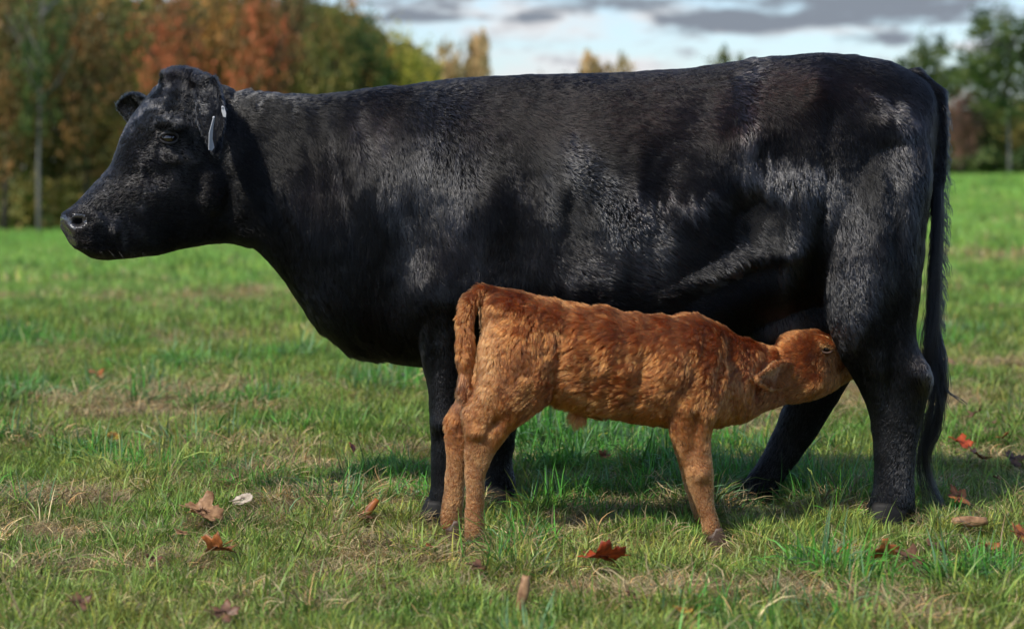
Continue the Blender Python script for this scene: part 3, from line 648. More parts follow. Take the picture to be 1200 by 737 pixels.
calf_flow = [
    (545, 400, 0, 1, .018, .45), (545, 430, 0, 1, .020, .4), (545, 462, .1, 1, .026, .4), (560, 342, -.8, .2, .018, .5), (590, 345, -.3, .5, .016, .3), (575, 420, -.2, 1, .018, .4), (610, 380, .0, 1, .024, .35), (620, 450, -.4, 1, .016, .3), (580, 490, -.5, .9, .013, .3),
    (555, 530, 0, 1, .007, .2), (555, 600, 0, 1, .006, .2), (530, 560, 0, 1, .006, .2), (560, 570, 0, 1, .006, .2), (660, 360, -.5, .5, .018, .28), (660, 420, -.5, .9, .026, .35), (676, 490, .1, 1, .03, .6), (700, 390, -.6, .6, .028, .4), (720, 450, -.6, .7, .028, .35), (740, 488, -.6, .5, .018, .5),
    (750, 370, -.6, .4, .018, .3), (770, 410, -.5, .8, .028, .4), (800, 372, -.6, .4, .018, .3), (810, 440, -.2, 1, .020, .4), (810, 500, 0, 1, .014, .3), (825, 560, .2, 1, .007, .2), (835, 610, .2, 1, .006, .2),
    (850, 390, -.7, .4, .020, .35), (860, 440, -.6, .8, .022, .5), (860, 490, -.6, .8, .020, .5), (890, 410, -.7, .5, .020, .35), (895, 460, -.6, .7, .018, .4),
    (920, 395, -.6, .2, .016, .4), (945, 388, -.6, .1, .012, .3), (945, 415, -.8, .2, .013, .4), (908, 441, -1, .1, .005, .3), (896, 445, -1, .1, .005, .3), (922, 440, -1, .1, .006, .3), (950, 445, -.9, .4, .012, .3), (980, 420, -.8, .5, .009, .25), (940, 466, -.9, .4, .014, .4)]
def calf_col(p, px, py, wisp, rng):
    n = len(px); A = np.array([.29, .100, .026]); D = np.array([.145, .045, .013]); Lt = np.array([.36, .155, .055])
    k = np.clip(.5 + .25 * noise(p, 6, 51) + .3 * noise(p, 22, 52) + .55 * (wisp - .5), 0, 1)[:, None]
    c = D * (1 - k) + A * k
    l = np.clip(np.exp(-(((px - 568) / 16) ** 2 + ((py - 420) / 60) ** 2)) + .65 * np.clip((py - 500) / 50, 0, 1) + .6 * np.exp(-(((px - 676) / 26) ** 2 + ((py - 478) / 18) ** 2)) + .5 * np.exp(-(((px - 972) / 12) ** 2 + ((py - 405) / 12) ** 2)), 0, .9)[:, None]
    c = c * (1 - l) + Lt * l
    tl = np.exp(-(((px - 544) / 14) ** 2 + ((py - 465) / 22) ** 2))[:, None] * .6
    c = c * (1 - tl) + np.array([.16, .07, .035]) * tl
    er = np.exp(-(((px - 905) / 20) ** 2 + ((py - 442) / 16) ** 2))[:, None] * .5; c = c * (1 - er) + np.array([.45, .22, .10]) * er
    va = np.clip(1 - (py - 480) / 60, .25, 1)[:, None]
    return np.clip(c * (1 + va * (.8 * rng.random((n, 1)) - .4)) * (1 + va * (.5 * wisp[:, None] - .25)), 0, 1)
def calf_mask(p):
    return (1 - np.exp(-(np.linalg.norm((p - ceye) / np.array([.013, .03, .009]), axis=1) ** 4))) * (p[:, 2] > .035)
grow_fur('coat', calf_me, cbody, red_hair, 260000, calf_flow, calf_col, calf_mask, 61, lift_k=.8, len_k=1.2, rad=.00042, clump=.88, cell=.0105, swirl=.9, swirl_scale=9, wave=.003, curl=.0013, liftn=.8)
ball('eye', ceye + np.array([0, .007, 0]), .0110, simple('dark_calf_eye', (.01, .006, .004), .2, .4, .3, 10), calf, (1, 1, .85))
CP = lambda x, y, w: P(x, y, ceye[1] + .066 - w)
lid_tube('eyelid', CP, 969, 409, .066, 6.5, 5, -5, 185, .003, simple('brown_eyelid_skin', (.07, .035, .022), .6), calf, .004)
lid_tube('eyelid', CP, 969, 409, .066, 6.5, 4.5, 175, 365, .003, bpy.data.materials['brown_eyelid_skin'], calf, .003)
hoof(calf, 556, 6.31, .029, .027, .042, calf_hoof_mat, 1); hoof(calf, 530, 6.52, .029, .027, .042, calf_hoof_mat, 1)
hoof(calf, 836, 6.38, .029, .027, .042, calf_hoof_mat, 1); hoof(calf, 827, 6.58, .029, .027, .042, calf_hoof_mat, 1)
strands('tail_tuft', [[P(544, 430, 6.32), P(543, 450, 6.31), P(542, 462, 6.31), P(544, 474, 6.31)]], [260], [.007], .0006, (.16, .065, .03), calf, red_hair, 15, 8, .004)

# ------------------------------------------------------------------ fallen leaves
def leaf_mat(name, c1, c2):
    m, nt, out = material(name); N = nt.nodes; L = nt.links
    t = N.new('ShaderNodeTexCoord'); n = N.new('ShaderNodeTexNoise'); n.inputs['Scale'].default_value = 45; n.inputs['Detail'].default_value = 4; L.new(t.outputs['Object'], n.inputs['Vector'])
    r = N.new('ShaderNodeValToRGB'); r.color_ramp.elements[0].position = .35; r.color_ramp.elements[1].position = .65; r.color_ramp.elements[0].color = tuple(x * .6 for x in c1) + (1,); r.color_ramp.elements[1].color = c2 + (1,)
    L.new(n.outputs[0], r.inputs[0]); b = N.new('ShaderNodeBsdfPrincipled'); b.inputs['Roughness'].default_value = .5
    tr = N.new('ShaderNodeBsdfTranslucent'); ms = N.new('ShaderNodeMixShader'); ms.inputs[0].default_value = .25
    L.new(r.outputs[0], b.inputs['Base Color']); L.new(r.outputs[0], tr.inputs[0]); L.new(b.outputs[0], ms.inputs[1]); L.new(tr.outputs[0], ms.inputs[2]); L.new(ms.outputs[0], out.inputs[0]); return m
LM = {'yellow': leaf_mat('yellow_leaf', (.50, .16, .03), (.62, .40, .05)), 'tan': leaf_mat('tan_leaf', (.30, .14, .06), (.52, .30, .15)), 'pale': leaf_mat('pale_leaf', (.50, .38, .27), (.66, .56, .44)),
      'red': leaf_mat('red_leaf', (.24, .03, .012), (.55, .09, .02)), 'rust': leaf_mat('rust_leaf', (.22, .06, .02), (.50, .17, .045)), 'brown': leaf_mat('brown_leaf', (.10, .05, .03), (.24, .115, .06))}
LEAFSPOT = []
def leaf(px, py, size, kind, mat, label, tilt=(0, 0, 0), lift=.03, curl=.5, nm='fallen_leaf'):
    curl = curl * .32; size = size * .88; tilt = (tilt[0] * .75, tilt[1], tilt[2]) if kind != 'rolled' else tilt
    rng = random.Random(int(px * 7 + py)); Y = ground_at(px, py); lift = lift + .018
    LEAFSPOT.append((P(px, py, Y * (HC - lift) / HC), size * 1.15)); c = P(px, py, Y); v = []; f = []
    nr, na = 5, 40; r0 = size
    if kind == 'rolled':
        for i in range(9):
            t = i / 8
            for j in range(13):
                a = -2.5 + 5.0 * j / 12; rr = size * .30 * (.75 + .35 * math.sin(math.pi * t)) * (1 + .08 * math.sin(3 * a + 5 * t)) * (1 - .04 * j)
                v.append(((t - .5) * size * 1.9 + .04 * size * math.sin(a * 2), rr * math.sin(a), rr * (math.cos(a)) + size * .15))
        for i in range(8):
            for j in range(12): f.append((i * 13 + j, i * 13 + j + 1, (i + 1) * 13 + j + 1, (i + 1) * 13 + j))
    else:
        v.append((0, 0, 0)); ph = rng.uniform(0, 6)
        for i in range(1, nr + 1):
            for j in range(na):
                a = 2 * math.pi * j / na
                if kind == 'maple':
                    lob = .52 + .48 * abs(math.cos(2.5 * a)) ** .8 * (1 if abs(a - math.pi) > .5 else .6) + .09 * math.sin(15 * a + ph) + .05 * math.sin(31 * a)
                else: lob = (.62 / math.sqrt((math.cos(a)) ** 2 * .38 + (math.sin(a)) ** 2 * 1.1)) * (1 + .04 * math.sin(15 * a))
                t = i / nr; rad = r0 * t * (1 - t + t * lob); x, y = rad * math.cos(a), rad * math.sin(a)
                z = curl * (rad ** 2) / r0 * (.6 + .7 * math.sin(2 * a + ph)) + .10 * r0 * t * math.sin(5 * a + ph) * curl * 1.5 + rng.uniform(-.07, .07) * r0 * t * t - curl * .25 * r0 * abs(math.sin(2.5 * a)) * t * .6
                v.append((x, y, z))
        for j in range(na): f.append((0, 1 + j, 1 + (j + 1) % na))
        for i in range(nr - 1):
            for j in range(na): a_, b_ = 1 + i * na + j, 1 + i * na + (j + 1) % na; f.append((a_, b_, b_ + na, a_ + na))
        # stalk
        o = len(v)
        for t in range(5):
            x = -r0 * (.1 + t * .28)
            for k in range(4): v.append((x, .0012 * math.cos(k * 1.57), .002 + .0012 * math.sin(k * 1.57) + .006 * t * curl))
        for t in range(4):
            for k in range(4): f.append((o + t * 4 + k, o + t * 4 + (k + 1) % 4, o + t * 4 + 4 + (k + 1) % 4, o + t * 4 + 4 + k))
    o = mesh(nm, v, f, LM[mat]); m = o.modifiers.new('thickness', 'SOLIDIFY'); m.thickness = .0006
    # the leaf rides on the blades: shift it along the line of sight so that it stays over its mark
    Yl = Y * (HC - lift) / HC; q = P(px, py, Yl); q[2] = float(height(np.array(q[0]), np.array(q[1]))) + lift
    o.location = tuple(q); o.rotation_euler = Euler([R(a) for a in tilt]); tag(o, label, 'leaf', 'fallen autumn leaves in the grass'); return o
leaf(133, 508, .036, 'oval', 'yellow', 'small yellow and orange leaf in the grass at left, level with the calf', (60, 0, 60), .085)
leaf(238, 600, .070, 'maple', 'tan', 'large crumpled tan leaf lying between the pale leaf and the red-brown one', (38, 10, 20), .05, 1.5)
leaf(284, 585, .040, 'oval', 'pale', 'pale cream leaf standing on edge right of the large tan leaf', (60, -15, -20), .04, .3)
leaf(256, 643, .058, 'maple', 'rust', 'red-brown curled leaf just below the large tan leaf', (40, 15, 130), .035, 1.7)
leaf(214, 625, .022, 'oval', 'tan', 'tiny tan leaf scrap just left of the stack of tan and red-brown leaves', (20, 10, 10), .03, 1)
leaf(412, 522, .036, 'oval', 'red', 'small bright red leaf standing left of the cow\'s near front leg', (85, 10, 80), .09, .4)
leaf(434, 598, .045, 'rolled', 'rust', 'rolled rust leaf leaning in the grass left of the calf\'s hind hooves', (0, -48, 20), .035)
leaf(707, 654, .072, 'maple', 'red', 'dark red curled leaf right of the calf\'s hind hooves', (32, -8, 200), .045, 1.4)
leaf(615, 697, .050, 'rolled', 'tan', 'upright rolled tan leaf near the bottom edge below the calf', (0, -78, 25), .04)
leaf(801, 718, .024, 'oval', 'yellow', 'small orange leaf at the bottom edge below the calf\'s front legs', (25, 10, 0), .03, .5)
leaf(708, 532, .028, 'maple', 'rust', 'small rust leaf in the lush tuft under the calf\'s belly', (55, 0, 0), .06, 1)
leaf(1146, 532, .052, 'maple', 'rust', 'orange leaf right of the cow\'s tail, nearest below the dark red leaf', (45, -5, 100), .05, 1.0)
leaf(1126, 516, .050, 'maple', 'red', 'dark red leaf right of the cow\'s tail, touching the orange leaf', (35, 15, 10), .05, 1.3)
leaf(1143, 482, .045, 'maple', 'brown', 'dull brown-red leaf right of the cow\'s hock, topmost of the nearer leaves', (40, 5, 250), .05, 1.3)
leaf(1124, 583, .050, 'maple', 'rust', 'broad orange-brown leaf just right of the end of the tail', (50, -12, 60), .045, .8)
leaf(1136, 613, .060, 'rolled', 'tan', 'long pale tan curled leaf lying flat right of the cow\'s near hind hoof', (10, 0, 5), .03)
leaf(1186, 536, .050, 'maple', 'brown', 'dark brown leaf near the right edge, level with the orange leaf', (50, 10, 30), .045, 1.2)
leaf(1197, 626, .045, 'maple', 'rust', 'red-brown leaf cut by the right edge of the photograph', (60, 10, 30), .04, 1)
leaf(983, 650, .038, 'maple', 'rust', 'small red-brown leaf below the cow\'s near hind hoof, left of the brown pair', (45, 10, 300), .035, 1.3)
leaf(1036, 650, .050, 'maple', 'rust', 'red-brown upright leaf below the hind hoof, left one of the brown pair', (62, -10, 200), .04, 1.3)
leaf(1066, 657, .048, 'maple', 'brown', 'brown folded leaf below the hind hoof, right one of the brown pair', (50, 20, 20), .04, 1.3)
leaf(1160, 492, .030, 'oval', 'brown', 'small brown leaf right of the dull brown-red leaf', (20, 10, 20), .04, 1)
leaf(1168, 560, .026, 'oval', 'rust', 'small faded leaf between the orange-brown leaf and the dark brown one', (30, 5, 80), .04, 1)
leaf(497, 445, .034, 'oval', 'tan', 'tan leaf lying in the field just left of the cow\'s front leg', (30, 0, 10), .06, .6)
leaf(473, 441, .030, 'oval', 'pale', 'pale leaf lying under the cow\'s brisket', (40, 0, 60), .06, .6)
leaf(1118, 424, .05, 'maple', 'tan', 'tan leaf in the field right of the cow\'s thigh', (30, 0, 60), .06, .6)
leaf(112, 436, .055, 'maple', 'rust', 'rust leaf in the field at left below the dark lush tuft', (30, 0, 60), .05, .9)
leaf(66, 455, .04, 'oval', 'tan', 'tan leaf in the field at far left below the rust leaf', (30, 0, 100), .05, .9)
leaf(310, 492, .03, 'oval', 'brown', 'small brown leaf in the dry patch between the yellow leaf and the red one', (30, 0, 40), .04, .9)
leaf(92, 709, .035, 'maple', 'brown', 'brown leaf in the grass near the bottom left corner', (40, 0, 40), .03, 1.2)
leaf(262, 722, .04, 'maple', 'brown', 'dark brown leaf at the bottom edge below the large tan leaf', (40, 0, 10), .03, 1.2)
leaf(430, 606, .03, 'oval', 'brown', 'small brown leaf touching the rolled rust leaf', (10, 10, 10), .025, 1)
leaf(1096, 642, .036, 'maple', 'brown', 'brown leaf between the folded brown leaf and the long pale curled one', (40, 5, 70), .035, 1.1)
leaf(1160, 640, .030, 'oval', 'rust', 'small rust leaf below the long pale curled leaf', (30, 5, 20), .035, 1)
leaf(1012, 668, .028, 'oval', 'tan', 'small tan leaf just below the left one of the brown pair', (30, 5, 120), .03, 1)
leaf(1176, 508, .034, 'maple', 'rust', 'faded rust leaf above the dark brown leaf near the right edge', (40, 5, 220), .045, 1)
leaf(560, 665, .030, 'maple', 'brown', 'small brown leaf just below the calf\'s near hind hoof', (30, 5, 20), .03, 1)
leaf(505, 640, .028, 'oval', 'rust', 'small rust leaf just left of the calf\'s hind hooves', (30, 5, 80), .03, 1)
leaf(745, 700, .026, 'oval', 'brown', 'small brown leaf below and right of the dark red curled leaf', (30, 5, 10), .03, 1)
leaf(180, 655, .030, 'oval', 'brown', 'brown leaf left of and below the large tan leaf', (30, 5, 50), .03, 1)

# ------------------------------------------------------------------ grass
def grass_mat():
    m, nt, out = material('pasture_grass'); N = nt.nodes; L = nt.links
    ti = N.new('ShaderNodeAttribute'); ti.attribute_type = 'INSTANCER'; ti.attribute_name = 'tint'
    sh = N.new('ShaderNodeAttribute'); sh.attribute_name = 'shade'
    mx = N.new('ShaderNodeMix'); mx.data_type = 'RGBA'; mx.blend_type = 'MULTIPLY'; mx.inputs[0].default_value = 1
    L.new(ti.outputs['Color'], mx.inputs[6]); L.new(sh.outputs['Color'], mx.inputs[7])
    d = N.new('ShaderNodeBsdfPrincipled'); d.inputs['Roughness'].default_value = .45; d.inputs['Specular IOR Level'].default_value = .35
    t = N.new('ShaderNodeBsdfTranslucent'); ms = N.new('ShaderNodeMixShader'); ms.inputs[0].default_value = .35
    L.new(mx.outputs[2], d.inputs['Base Color']); L.new(mx.outputs[2], t.inputs['Color'])
    L.new(d.outputs[0], ms.inputs[1]); L.new(t.outputs[0], ms.inputs[2]); L.new(ms.outputs[0], out.inputs[0]); return m
GM = grass_mat()
tufts = bpy.data.collections.new('grass_tufts')
def tuft(k, nb, length, width, spread, droop, dry=False):
    rng = random.Random(100 + k); v = []; f = []; col = []
    for i in range(nb):
        a = rng.uniform(0, 6.283); r = spread * math.sqrt(rng.random()); x0, y0 = r * math.cos(a), r * math.sin(a)
        az_ = a + rng.uniform(-1.2, 1.2); ln = length * rng.uniform(.45, 1.15); w = width * rng.uniform(.6, 1.2); lean = rng.uniform(.1, .7) * droop; seg = 4
        if dry: lean = rng.uniform(1.0, 1.5)
        g = rng.uniform(.6, 1.35); yl = rng.random() < .22
        cc = (g * (1.5 if yl else 1), g * (1.15 if yl else 1), g * (.9 if yl else 1))
        px, pz = 0, (rng.uniform(0, .02) if dry else -.005); th = lean * (.9 if dry else .3); o = len(v); tw = rng.uniform(-1.2, 1.2); kink = rng.uniform(-1.6, 1.6) if dry else 0; lean = lean if not dry else rng.choice((rng.uniform(1.2, 1.75), rng.uniform(.5, 1.2)))
        for s_ in range(seg + 1):
            t = s_ / seg; ww = w * (1 - t ** 2.2) * .5 + .00015
            dx, dy = math.cos(az_ + kink * t), math.sin(az_ + kink * t); nx_, ny_ = -dy, dx; bx, by = x0 + dx * px, y0 + dy * px
            cz = math.sin(tw * t) * ww
            v += [(bx + nx_ * ww * math.cos(tw * t), by + ny_ * ww * math.cos(tw * t), pz - cz), (bx - nx_ * ww * math.cos(tw * t), by - ny_ * ww * math.cos(tw * t), pz + cz)]
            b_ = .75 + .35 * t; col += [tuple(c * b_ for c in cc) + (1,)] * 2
            px += math.sin(th) * ln / seg; pz += math.cos(th) * ln / seg; th += (rng.uniform(-.3, .45) if dry else lean * .45)
            if pz < .003: pz = .003
        for s_ in range(seg): f.append((o + 2 * s_, o + 2 * s_ + 1, o + 2 * s_ + 3, o + 2 * s_ + 2))
    me = bpy.data.meshes.new('grass_tuft'); me.from_pydata(v, [], f)
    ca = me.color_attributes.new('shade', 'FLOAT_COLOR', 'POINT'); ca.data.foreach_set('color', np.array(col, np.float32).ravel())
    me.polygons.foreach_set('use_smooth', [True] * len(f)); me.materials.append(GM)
    o = bpy.data.objects.new('tuft_%02d' % k, me); tufts.objects.link(o); return o
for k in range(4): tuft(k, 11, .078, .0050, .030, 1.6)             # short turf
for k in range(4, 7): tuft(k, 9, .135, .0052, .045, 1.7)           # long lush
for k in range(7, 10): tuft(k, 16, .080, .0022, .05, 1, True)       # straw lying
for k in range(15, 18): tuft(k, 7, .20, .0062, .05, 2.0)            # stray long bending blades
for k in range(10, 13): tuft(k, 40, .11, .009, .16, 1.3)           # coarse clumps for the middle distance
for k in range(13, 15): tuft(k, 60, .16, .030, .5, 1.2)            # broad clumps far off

def scatter(y0, y1, dens, margin, rng):
    area = 0; pts = []
    w1 = 600 / F * y1 + margin; n = int(dens * (y1 - y0) * 2 * w1)
    x = (rng.random(n) * 2 - 1) * w1; y = y0 + rng.random(n) * (y1 - y0)
    k = np.abs(x) < 600 / F * y + margin; return x[k], y[k]
pos, var, scl, rotv, tint = [], [], [], [], []
GREEN = np.array([.135, .285, .045]); LUSH = np.array([.09, .30, .040]); YEL = np.array([.34, .41, .095]); STRAW = np.array([.80, .66, .38]); BLUE = np.array([.15, .28, .13]); BRIGHT = np.array([.25, .50, .10])
# lush darker tufts where the photograph has them: px, py, radius m x, y, strength
LUSHP = [(40, 412, .7, .35, .9), (120, 545, .16, .22, 1.0), (700, 535, .32, .38, 1.5), (640, 560, .15, .2, .8), (960, 575, .32, .2, .9), (560, 455, .6, .5, .5), (350, 445, .5, .6, .4), (1150, 690, .22, .15, .9), (985, 690, .10, .12, 1.0), (830, 690, .2, .1, .3), (300, 655, .2, .12, .4), (20, 520, .2, .2, .6), (1150, 400, .6, .8, .6), (900, 540, .2, .2, .8), (430, 470, .3, .4, .5), (800, 560, .12, .2, .7)]
DRYP = [(600, 650, .3, .1, .8), (460, 600, .25, .2, .7), (60, 600, .25, .1, .7), (320, 490, .4, .3, .8), (850, 720, .4, .08, .8), (220, 345, 2.5, 2, .8), (420, 330, 1.5, 4, .5), (1150, 350, 1.5, 1.2, .8), (700, 700, .3, .08, .8), (1050, 660, .25, .1, .8), (90, 680, .3, .1, .7), (930, 470, .5, .7, .9), (1150, 430, .6, .5, .5), (1150, 312, 2.0, 1.6, 1.3), (820, 350, 1, 1, .3), (150, 470, .6, .5, .7), (350, 395, .8, .5, .6), (240, 400, .6, .5, .5), (330, 338, 1.0, .8, 1.0), (60, 300, 2, 5, .2)]
def fld(x, y, lst):
    r = np.zeros(len(x))
    for px, py, rx, ry, s_ in lst:
        Y = ground_at(px, py); X = (px - 600) / F * Y; r += s_ * np.exp(-(((x - X) / rx) ** 2 + ((y - Y) / ry) ** 2))
    return r
FEET = [(P(1044, 200, 6.74), .09), (P(884, 200, 7.18), .09), (P(519, 200, 6.78), .08), (P(588, 200, 7.16), .08), (P(556, 200, 6.31), .055), (P(530, 200, 6.52), .055), (P(836, 200, 6.38), .055), (P(834, 200, 6.58), .055)]
for (y0, y1, dens, mg, zone) in ((4.3, 8.2, 2900, .9, 0), (8.2, 13.5, 1300, 1.3, 0), (13.5, 24, 90, 2, 1), (24, 60, 16, 4, 1), (60, 128, 1.6, 8, 2)):
    x, y = scatter(y0, y1, dens, mg, RNG); n = len(x); p3 = np.stack([x, y, 0 * x], 1)
    lush = fld(x, y, LUSHP) + .45 * noise(p3, 1.7, 71) + .3 * noise(p3, 6, 72)
    dry = fld(x, y, DRYP) + .45 * noise(p3, 1.1, 73) + .6 * noise(p3, 4.5, 74) + .25 * np.clip(1 - np.abs(y - 7) / 4, 0, 1)
    r = RNG.random(n)
    if zone == 0:
        v_ = RNG.integers(0, 4, n)
        isl = (r < np.clip((lush - .2) * .85, 0, .75)); v_[isl] = RNG.integers(4, 7, isl.sum())
        isd = (~isl) & (RNG.random(n) < np.clip(.28 + .6 * dry, .08, .85)); v_[isd] = RNG.integers(7, 10, isd.sum())
        s_ = (.75 + .5 * RNG.random(n)) * np.where(isl, .68 + .42 * np.clip(lush, 0, 1), .85 + .35 * np.clip(lush, -.5, 1))
        if y0 > 8: s_ *= 1.25
        wild = RNG.random(n) < .010 + .05 * np.clip(lush, 0, 1); v_[wild] = RNG.integers(15, 18, wild.sum()); isl = isl & ~wild; isd = isd & ~(wild & (RNG.random(n) < .8)); s_ = np.where(wild, .5 + .5 * RNG.random(n), s_)
        s_ = s_ * (1 + .35 * noise(p3, 9, 77)) * np.where(isd & (dry > .5), 1.15, 1) * np.where(~isd & ~isl & (dry > .7), .7, 1)
    elif zone == 1:
        v_ = RNG.integers(10, 13, n); isl = lush > .55; isd = RNG.random(n) < np.clip(.12 + .6 * dry, 0, .75); s_ = (.6 + .6 * RNG.random(n)) * (1 if y0 < 20 else 1.7)
        s_ = s_ * np.where(isd, .8, 1)
    else:
        v_ = RNG.integers(13, 15, n); isl = lush > .6; isd = RNG.random(n) < .12 * np.clip(dry, 0, 1); s_ = .7 + .6 * RNG.random(n)
    t = GREEN[None] * (1 - np.clip(.5 + .5 * noise(p3, 2.3, 75), 0, 1)[:, None]) + YEL[None] * np.clip(.35 + .5 * noise(p3, 2.3, 75), 0, 1)[:, None]
    fr = np.clip((y - 11) / 14, 0, 1)[:, None]; t = t * (1 - fr * .7) + BRIGHT * fr * .7
    mixl = np.where(RNG.random(n) < .35, 1, 0)[:, None]
    t = np.where(isl[:, None], LUSH * (1 - mixl) + BLUE * mixl, t)
    st_ = STRAW[None] * (.28 + .72 * RNG.random((n, 1)) ** 1.5) * np.array([1, .97, .9]); t = np.where(isd[:, None], st_, t)
    t = t * (.45 + 1.05 * RNG.random((n, 1)))
    z = height(x, y)
    for c, rr in LEAFSPOT:
        s_ = np.where((np.abs(x - c[0]) < rr) & (y > c[1] - .22) & (y < c[1] + rr * .6), s_ * .55, s_)
    for c, rr in FEET:
        dd = np.hypot(x - c[0], y - c[1]); s_ = np.where(dd < rr, s_ * .3, s_)
        s_ = np.where((np.abs(x - c[0]) < rr * 1.1) & (y > c[1] - .42) & (y < c[1]), s_ * (.34 + .22 * RNG.random(n)), s_)
    pos.append(np.stack([x, y, z], 1)); var.append(v_); scl.append(s_); tint.append(t)
    rotv.append(np.stack([.18 * RNG.standard_normal(n), .18 * RNG.standard_normal(n), RNG.random(n) * 6.283], 1))
pos = np.concatenate(pos); var = np.concatenate(var); scl = np.concatenate(scl); tint = np.concatenate(tint); rotv = np.concatenate(rotv)
gme = bpy.data.meshes.new('grass_points'); gme.vertices.add(len(pos)); gme.vertices.foreach_set('co', pos.astype(np.float32).ravel())
def attr(nm, ty, key, data): a = gme.attributes.new(nm, ty, 'POINT'); a.data.foreach_set(key, data.ravel())
attr('variant', 'INT', 'value', var.astype(np.int32)); attr('size', 'FLOAT', 'value', scl.astype(np.float32)); attr('turn', 'FLOAT_VECTOR', 'vector', rotv.astype(np.float32))
attr('tint', 'FLOAT_COLOR', 'color', np.concatenate([tint, np.ones((len(tint), 1))], 1).astype(np.float32))
print('grass tufts', len(pos))
grass = bpy.data.objects.new('grass', gme); COL.objects.link(grass); tag(grass, 'short autumn pasture grass, green blades mixed with dry straw', 'grass', kind='stuff')
gn = bpy.data.node_groups.new('grass_scatter', 'GeometryNodeTree')
gn.interface.new_socket('Geometry', in_out='INPUT', socket_type='NodeSocketGeometry'); gn.interface.new_socket('Geometry', in_out='OUTPUT', socket_type='NodeSocketGeometry')
gi = gn.nodes.new('NodeGroupInput'); go = gn.nodes.new('NodeGroupOutput'); ip = gn.nodes.new('GeometryNodeInstanceOnPoints'); ci = gn.nodes.new('GeometryNodeCollectionInfo')
ci.inputs['Collection'].default_value = tufts; ci.inputs['Separate Children'].default_value = True; ci.inputs['Reset Children'].default_value = True
def named(nm, ty):
    n = gn.nodes.new('GeometryNodeInputNamedAttribute'); n.data_type = ty; n.inputs['Name'].default_value = nm; return n.outputs['Attribute']
e2r = gn.nodes.new('FunctionNodeEulerToRotation')
gn.links.new(gi.outputs[0], ip.inputs['Points']); gn.links.new(ci.outputs[0], ip.inputs['Instance']); ip.inputs['Pick Instance'].default_value = True
gn.links.new(named('variant', 'INT'), ip.inputs['Instance Index']); gn.links.new(named('turn', 'FLOAT_VECTOR'), e2r.inputs[0]); gn.links.new(e2r.outputs[0], ip.inputs['Rotation'])
gn.links.new(named('size', 'FLOAT'), ip.inputs['Scale']); gn.links.new(ip.outputs[0], go.inputs[0])
md = grass.modifiers.new('scatter', 'NODES'); md.node_group = gn

# ------------------------------------------------------------------ trees
def crown_mat(name, a, b_, c):
    m, nt, out = material(name); N = nt.nodes; L = nt.links
    at = N.new('ShaderNodeAttribute'); at.attribute_name = 'mix'
    r = N.new('ShaderNodeValToRGB'); e = r.color_ramp.elements; e.new(.5); e[0].position = .15; e[1].position = .5; e[2].position = .85
    for k, col in zip(e, (a, b_, c)): k.color = tuple(col) + (1,)
    L.new(at.outputs['Fac'], r.inputs[0]); b = N.new('ShaderNodeBsdfPrincipled'); b.inputs['Roughness'].default_value = .6; b.inputs['Specular IOR Level'].default_value = .25
    tr = N.new('ShaderNodeBsdfTranslucent'); ms = N.new('ShaderNodeMixShader'); ms.inputs[0].default_value = .3
    L.new(r.outputs[0], b.inputs['Base Color']); L.new(r.outputs[0], tr.inputs[0]); L.new(b.outputs[0], ms.inputs[1]); L.new(tr.outputs[0], ms.inputs[2]); L.new(ms.outputs[0], out.inputs[0]); return m
CM = {'green': crown_mat('dark_green_leaves', (0.039, 0.071, 0.021), (0.071, 0.115, 0.032), (0.133, 0.168, 0.044)),
      'olive': crown_mat('olive_leaves', (0.085, 0.104, 0.030), (0.159, 0.171, 0.043), (0.293, 0.220, 0.061)),
      'brown': crown_mat('brown_orange_leaves', (0.067, 0.079, 0.030), (0.159, 0.122, 0.046), (0.366, 0.183, 0.067)),
      'red': crown_mat('red_leaves', (.09, .10, .035), (.30, .13, .05), (.72, .20, .09)),
      'orange': crown_mat('orange_leaves', (.10, .12, .035), (.32, .19, .05), (.70, .34, .09)),
      'yellow': crown_mat('yellow_green_leaves', (0.146, 0.171, 0.030), (0.317, 0.329, 0.049), (0.561, 0.464, 0.073)),
      'gold': crown_mat('golden_leaves', (0.366, 0.281, 0.122), (0.549, 0.403, 0.195), (0.732, 0.512, 0.268)),
      'bare': crown_mat('reddish_bare_twigs', (0.106, 0.071, 0.062), (0.195, 0.106, 0.088), (0.283, 0.150, 0.106))}
bark = simple('grey_bark', (.13, .125, .12), .9, .2, .35, 3, .02); bark_d = simple('dark_bark', (.05, .042, .036), .9, .2, .35, 3, .02)
